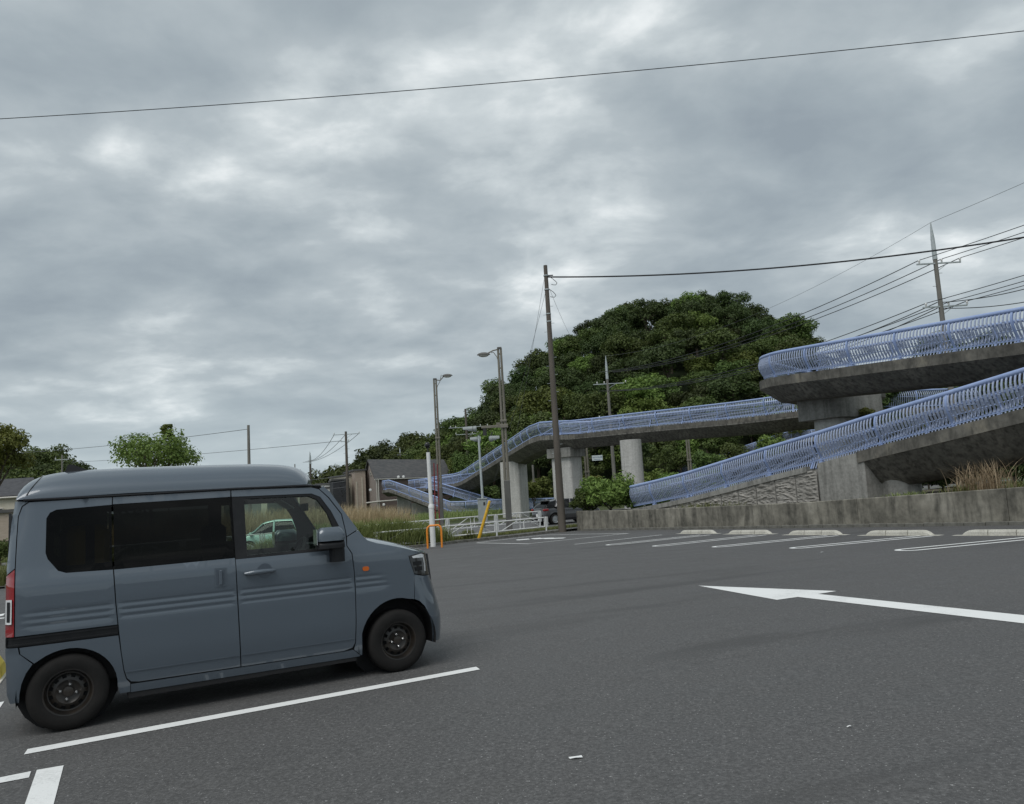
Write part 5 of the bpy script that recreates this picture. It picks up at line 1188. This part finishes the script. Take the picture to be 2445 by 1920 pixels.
for k in range(14):
    own_tree('shrub', 'dark leafy bush in the thicket behind the near ramp', 2110+k*34, 838+(k % 3)*14, 1120, 150, 46+(k*7) % 13, -1, M_leafM if k % 3 == 1 else M_leafD, 300+k, 3200, .30, .06, 'shrub', 14, group='bushes in the thicket behind the ramps')
for k in range(5):  # shrubs put in to darken the bright gap under the girder
    own_tree('shrub', 'low dark shrub added to darken the gap under the near ramp girder', 2190+k*62, 1085-k*6, 1190-k*6, 120, 30.5+(k % 2)*1.4, .2, M_leafD, 330+k, 1500, .16, .04, 'shrub', 12, group='low shrubs added to darken the gap under the near ramp')
own_tree('shrub', 'fresh green shrub growing between the near ramp and the upper ramp', 2150, 985, 1075, 190, 32, .3, M_leafL, 71, 3600, .15, .04, 'shrub')
own_tree('shrub', 'small yellow-green shrub peeping over the railing beside the pier', 2070, 966, 1010, 60, 33, .3, M_leafY, 72, 700, .15, .03, 'shrub', 8)
own_tree('shrub', 'large leafy shrub spilling over the road end of the retaining wall', 1462, 1122, 1232, 190, 39.2, -.6, M_leafL, 73, 6000, .17, .05, 'shrub', 20)
own_tree('shrub', 'leafy shrub among the lowest railing bars of the near ramp', 1560, 1155, 1235, 130, 38.2, -.3, M_leafM, 74, 2600, .16, .04, 'shrub', 14)
own_tree('shrub', 'dark shrub hanging over the very corner of the retaining wall', 1408, 1150, 1240, 100, 40.2, -.7, M_leafM, 75, 2400, .17, .04, 'shrub', 12)
FT = [(1300, 1130, 1210, 90, 92, 'L'), (1275, 1140, 1200, 60, 78, 'Y'), (1395, 1060, 1190, 120, 90, 'M'), (1420, 1120, 1200, 80, 70, 'Y'), (1545, 1110, 1190, 120, 74, 'L'), (1620, 1120, 1190, 110, 72, 'L'), (1600, 1040, 1150, 130, 86, 'M'), (1530, 1030, 1130, 100, 90, 'D'), (1690, 1060, 1160, 110, 84, 'M'), (1760, 1040, 1130, 120, 92, 'M'), (1850, 1030, 1110, 100, 94, 'L'), (1170, 1150, 1210, 70, 88, 'M'), (1690, 1120, 1180, 90, 66, 'L'), (1350, 1090, 1180, 80, 84, 'M')]
SHN = {'L': 'bright green', 'Y': 'yellow-green', 'M': 'mid green', 'D': 'dark green'}
for k, (u, vt, vb, wpx, Y, kd) in enumerate(FT):
    own_tree('shrub', SHN[kd]+' bushy shrub at the foot of the hill seen under the span', u, vt, vb, wpx, Y, -1, {'L': M_leafL, 'Y': M_leafY, 'M': M_leafM, 'D': M_leafD}[kd], 200+k, 2200, .34, .05, 'shrub', 12, group=SHN[kd]+' shrubs at the foot of the hill')
# grasses
def blades(mb, n, where, h, wd, rnd, lean=.45, nseg=3):
    for _ in range(n):
        x, y, z = where(rnd); a = rnd.uniform(0, 6.28); H = h*rnd.uniform(.45, 1.1); l = lean*H*rnd.uniform(.2, 1.3); d = Vector((cos(a), sin(a), 0)); s_ = Vector((-sin(a), cos(a), 0))*wd*.5*rnd.uniform(.6, 1.3); vs = []
        for k in range(nseg):
            t = k/nseg; c = Vector((x, y, z))+d*l*t*t+Vector((0, 0, H*t*(1-.25*t*lean))); vs += [c-s_*(1-t*.7), c+s_*(1-t*.7)]
        tip = Vector((x, y, z))+d*l+Vector((0, 0, H*(1-.25*lean))); o = len(vs); vs.append(tip)
        mb.add(vs, [(2*i, 2*i+1, 2*i+3, 2*i+2) for i in range(nseg-1)]+[(o-2, o-1, o)])
    return mb
rnd = random.Random(9)
def along(a, b, wid, z, dome=0.0, back=True):
    a, b = Vector(a), Vector(b); d = (b-a).normalized(); n = Vector((-d.y, d.x)); n = n if n.y > 0 else -n
    def f(r):
        t = r.random(); o = r.random()*wid; p = a.lerp(b, t)+n*o; return p.x, p.y, z+dome*max(0, 1-((o/wid-.5)*2)**2)*min(1, 4*t, 4*(1-t))
    return f
K = [Vector(k) for k in KERB]
tag(blades(MB(), 7000, along((-9.4, 29.7), (-2.9, 34.9), 2.3, -.82, .55), .95, .04, rnd, .75).build('grass_clump', M_grass), 'thick clump of arching green grass beside the white pole', 'grass', kind='stuff')
tag(blades(MB(), 6500, along((-18, 24.6), (-8.8, 30.2), 2.0, -.82, .20), .75, .035, rnd, .6).build('grass_verge', M_grass), 'rough green grass verge along the kerb behind the van', 'grass', kind='stuff')
tag(blades(MB(), 5200, along((-3, 35.8), (4, 42.2), .9, -.82), .20, .025, rnd).build('grass_verge', M_grass), 'short grass under the pipe fence', 'grass', kind='stuff')
tag(blades(MB(), 12000, along((-24, 44), (-7.2, 56.5), 5, -.95, .5), 1.8, .035, rnd, .45).build('dry_grass', M_dry), 'tall straw-coloured dry grass on the far side of the road', 'grass', kind='stuff')
tag(blades(MB(), 7000, along((-28, 40.5), (-6.0, 55), 4, -.95), .6, .05, rnd, .6).build('roadside_grass', M_grass), 'green roadside grass in front of the straw-coloured grass', 'grass', kind='stuff')
tag(blades(MB(), 5000, along((-12, 62), (0, 74), 8, -1.0), .9, .05, rnd, .5).build('waste_grass', M_grass), 'green weeds below the lowest ramp', 'grass', kind='stuff')
g_ = onlot(1118, 1292); tag(blades(cards(MB(), 420, [(g_.x, g_.y, g_.z+.28, .34, .30), (g_.x-.35, g_.y-.1, g_.z+.12, .25, .14)], .10, rnd), 260, lambda r: (g_.x+r.gauss(0, .25), g_.y+r.gauss(0, .12), g_.z), .6, .03, rnd).build('weed_tuft', M_grass), 'weed tuft growing out of the kerb around the yellow guard', 'weeds', kind='stuff')
def tuft(u, v, o, n, h, m, lab, sp_=.3):
    d = ray(u, v); A0 = WA+nW*o; nn = nW; t = (nn.x*A0.x+nn.y*A0.y)/(nn.x*d.x+nn.y*d.y); q = CAM+d*t; s0 = (Vector((q.x, q.y))-WA).dot(dW)
    def f(r): s = s0+r.gauss(0, sp_); x, y = wl(s, o+r.uniform(-.1, .5)); return x, y, wtop(s)-.06
    tag(blades(MB(), n, f, h, .022, rnd, .75, 4).build('grass_tuft', m), lab, 'grass', kind='stuff')
tuft(2335, 1165, .45, 260, 1.05, M_dry, 'tuft of long straw grass on top of the retaining wall', .42)
tuft(2150, 1172, .40, 200, .22, M_grass, 'low green weeds on the wall under the ramp girder', .4); tuft(2290, 1168, .40, 160, .35, M_grass, 'green weeds beside the long straw tuft on the wall', .3); tuft(2430, 1160, .5, 160, .3, M_grass, 'short weeds on the wall beyond the straw tuft', .3)
tuft(1680, 1208, .6, 200, .3, M_grass, 'green weeds at the foot of the rock-faced panels', 1.2)
# ------------------------------------------------------------------ houses beyond the road
M_brown = var_mat('brown_siding', (.20, .150, .132), (.245, .185, .165), 2.0, .8, stretch=(1, 1, 6)); M_brgrey = var_mat('grey_brown_siding', (.30, .26, .235), (.36, .315, .285), 2.0, .8, stretch=(1, 1, 6))
M_tan = var_mat('tan_siding', (.38, .315, .26), (.44, .37, .31), 2.0, .85, stretch=(1, 1, 4)); M_cream = var_mat('cream_render', (.55, .51, .42), (.62, .58, .49), 2.0, .85); M_char = var_mat('charcoal_siding', (.035, .037, .042), (.05, .052, .058), 2.0, .7, stretch=(1, 1, 8))
M_slate = var_mat('slate_roof', (.075, .077, .08), (.115, .112, .11), 1.2, .7, stretch=(1, 1, 4)); M_tile = var_mat('dark_tile', (.045, .045, .05), (.075, .075, .08), 3.0, .6); M_gren = var_mat('green_grey_siding', (.20, .215, .20), (.25, .262, .245), 2.0, .85); M_trimw = mat('trim_pale', (.55, .53, .48), .6); M_win = mat('window_dark', (.03, .035, .04), .1)
def house(name, label, c0, c1, c2, zb, ze, zr, wall_m, gable_m, roof_m, wins=(), ridge_along=True, over=.35, cat='house', tiles=False):
    """c0-c1 long front, c0-c2 gable side (xy)"""
    c0, c1, c2 = Vector(c0), Vector(c1), Vector(c2); c3 = c1+(c2-c0); t = thing(name, label, cat, (c0.x, c0.y, zb)); o = Vector(t.location); V3 = lambda p, z: Vector((p.x, p.y, z))-o
    m0, m1 = (c0+c2)/2, (c1+c3)/2
    MB().add([V3(c0, zb), V3(c1, zb), V3(c1, ze), V3(c0, ze)], [(0, 1, 2, 3)]).build('front_wall', wall_m, t); MB().add([V3(c2, zb), V3(c3, zb), V3(c3, ze), V3(c2, ze)], [(3, 2, 1, 0)]).build('back_wall', wall_m, t)
    for a, b, m in ((c0, c2, m0), (c1, c3, m1)): MB().add([V3(a, zb), V3(b, zb), V3(b, ze), V3(m, zr), V3(a, ze)], [(0, 1, 2, 3, 4)]).build('gable_wall', gable_m, t)
    dl = (c1-c0).normalized(); dg = (c2-c0).normalized(); rf = bpy.data.objects.new('roof', None); COL.objects.link(rf); rf.parent = t
    for a, b, m, n, sgn in ((c0, c1, m0, m1, -1), (c2, c3, m0, m1, 1)):
        e0, e1 = a-dl*over+dg*over*sgn, b+dl*over+dg*over*sgn; r0, r1 = m-dl*over, n+dl*over; dz = (zr-ze)*over/((c2-c0).length/2)
        P = [V3(e0, ze-dz), V3(e1, ze-dz), V3(r1, zr), V3(r0, zr)]; mb = MB().add(P+[p+Vector((0, 0, .16)) for p in P], [(0, 1, 2, 3), (7, 6, 5, 4), (0, 4, 5, 1), (1, 5, 6, 2), (3, 2, 6, 7), (0, 3, 7, 4)]); mb.build('roof_slope', roof_m, rf)
        MB().tube([P[0]+Vector((0, 0, .02)), P[1]+Vector((0, 0, .02))], .07, 6).build('gutter', M_trimw, rf, 60)
    for (face, a, b, z0, z1) in wins:
        p, d, nn = (c0, c1-c0, -dg) if face == 'f' else (c0, c2-c0, -dl); A_, B_ = p+d*a, p+d*b
        w_ = MB().add([V3(A_, z0)+Vector((*nn*.04, 0)), V3(B_, z0)+Vector((*nn*.04, 0)), V3(B_, z1)+Vector((*nn*.04, 0)), V3(A_, z1)+Vector((*nn*.04, 0))], [(0, 1, 2, 3)]).build('window', M_win, t)
        for q0, q1 in (((A_, z0), (B_, z0)), ((A_, z1), (B_, z1)), ((A_, z0), (A_, z1)), ((B_, z0), (B_, z1))): MB().tube([V3(*q0)+Vector((*nn*.06, 0)), V3(*q1)+Vector((*nn*.06, 0))], .05, 4).build('frame', M_trimw, w_)
    return t
XY = lambda u, v, Y: at(u, v, Y).xy
zz0 = -1.1
b1 = house('apartment_house', 'brown two-storey apartment house with a grey gable roof behind the lowest ramp', XY(899, 1180, 96), XY(1078, 1180, 108), XY(872, 1180, 103), zz0, at(899, 1141, 96).z, at(886, 1107, 99.5).z+.4, M_brown, M_brgrey, M_slate,
           [('f', .14, .21, at(960, 1158, 98).z, at(960, 1150, 98).z), ('f', .55, .66, at(960, 1158, 98).z, at(960, 1148, 98).z), ('g', .35, .45, at(885, 1135, 99).z, at(885, 1128, 99).z)])
o = Vector(b1.location)
for u in (899, 903): tube_obj('downpipe', [at(u, 1143, 95.8)-o, Vector((at(u, 1143, 95.8).x, at(u, 1143, 95.8).y, zz0))-o], .07, M_trimw, b1, 6)
tube_obj('band_course', [at(875, 1201, 95.6)-o, at(900, 1198, 95.5)-o, at(948, 1194, 97.2)-o], .09, M_trimw, b1, 6)
for u, v in ((951, 1139), (963, 1138.5), (884, 1170), (916, 1205)): MB().lathe([(0, 0), (.16, .03), (.18, .1), (0, .15)], 8, 'Y', at(u, v, 95.4)-o).build('vent_cap', M_white, b1, 50)
def block(name, label, u0, u1, vt, Y0, dep, wm, extra=()):
    a, b = XY(u0, 1180, Y0), XY(u1, 1180, Y0+.5); d = (b-a).normalized(); n = Vector((-d.y, d.x)); n = n if n.y > 0 else -n; zt = at((u0+u1)/2, vt, Y0).z; t = thing(name, label, 'house', (a.x, a.y, zz0)); o = Vector(t.location)
    P = [a, b, b+n*dep, a+n*dep]; MB().prism([(p.x-o.x, p.y-o.y) for p in P], 0, zt-zz0).build('wall', wm, t)
    P2 = [a-d*.15-n*.15, b+d*.15-n*.15, b+d*.15+n*(dep+.15), a-d*.15+n*(dep+.15)]; MB().prism([(p.x-o.x, p.y-o.y) for p in P2], zt-zz0, zt-zz0+.22).build('parapet', M_slate, t)
    for (f0, f1, v0, v1, m) in extra:
        A_, B_ = a+(b-a)*f0-n*.06, a+(b-a)*f1-n*.06; z0, z1 = at((u0+u1)/2, v1, Y0).z-zz0, at((u0+u1)/2, v0, Y0).z-zz0; MB().prism([((A_+q).x-o.x, (A_+q).y-o.y) for q in (Vector((0, 0)),)]+[(B_.x-o.x, B_.y-o.y), (B_.x-o.x+n.x*.05, B_.y-o.y+n.y*.05), (A_.x-o.x+n.x*.05, A_.y-o.y+n.y*.05)], max(z0, 0), z1).build('window' if m is M_win else 'panel', m, t)
    return t
block('house', 'tan flat-roofed house with a pale stair slot beside the apartment house', 848, 874, 1124, 99, 9, M_tan, [(.62, .72, 1140, 1212, M_cream), (.12, .2, 1150, 1222, M_cream)])
block('house', 'narrow cream house squeezed beside the utility pole', 829, 847, 1136, 101, 8, M_cream, [(.05, .35, 1165, 1215, M_win)])
block('house', 'charcoal box house beside the cream house', 796, 830, 1147, 98, 9, M_char)
block('house', 'white house with a low roof behind the charcoal house', 755, 797, 1157, 108, 8, M_white, [(.1, .9, 1163, 1167, M_slate)])
block('house', 'grey-green building with cream pillars seen through the van windows', 520, 640, 1158, 84, 9, M_gren, [(.46, .70, 1228, 1240, M_win), (.86, .98, 1160, 1250, M_cream), (.05, .12, 1160, 1250, M_cream)])
block('house', 'brown house with pale downpipes seen past the van windscreen pillar', 660, 752, 1178, 92, 8, M_brown, [(.2, .26, 1180, 1250, M_cream), (.55, .6, 1180, 1250, M_cream)])
h7 = house('house', 'house with a dark tiled roof and cream wall behind the rear of the van', XY(-190, 1200, 58), XY(92, 1200, 58), XY(-200, 1200, 66), -1.2, at(20, 1186, 58).z, at(20, 1148, 62).z, M_cream, M_cream, M_tile, [('f', .62, .70, at(10, 1226, 58).z, at(10, 1214, 58).z)])
block('garden_wall', 'tan garden wall in front of the tiled house', -160, 60, 1228, 52, .4, M_tan)
own_tree('hedge', 'clipped green hedge in front of the tan garden wall', 0, 1284, 1345, 130, 36, -.9, M_leafM, 91, 2500, .14, .04, 'hedge', 16)
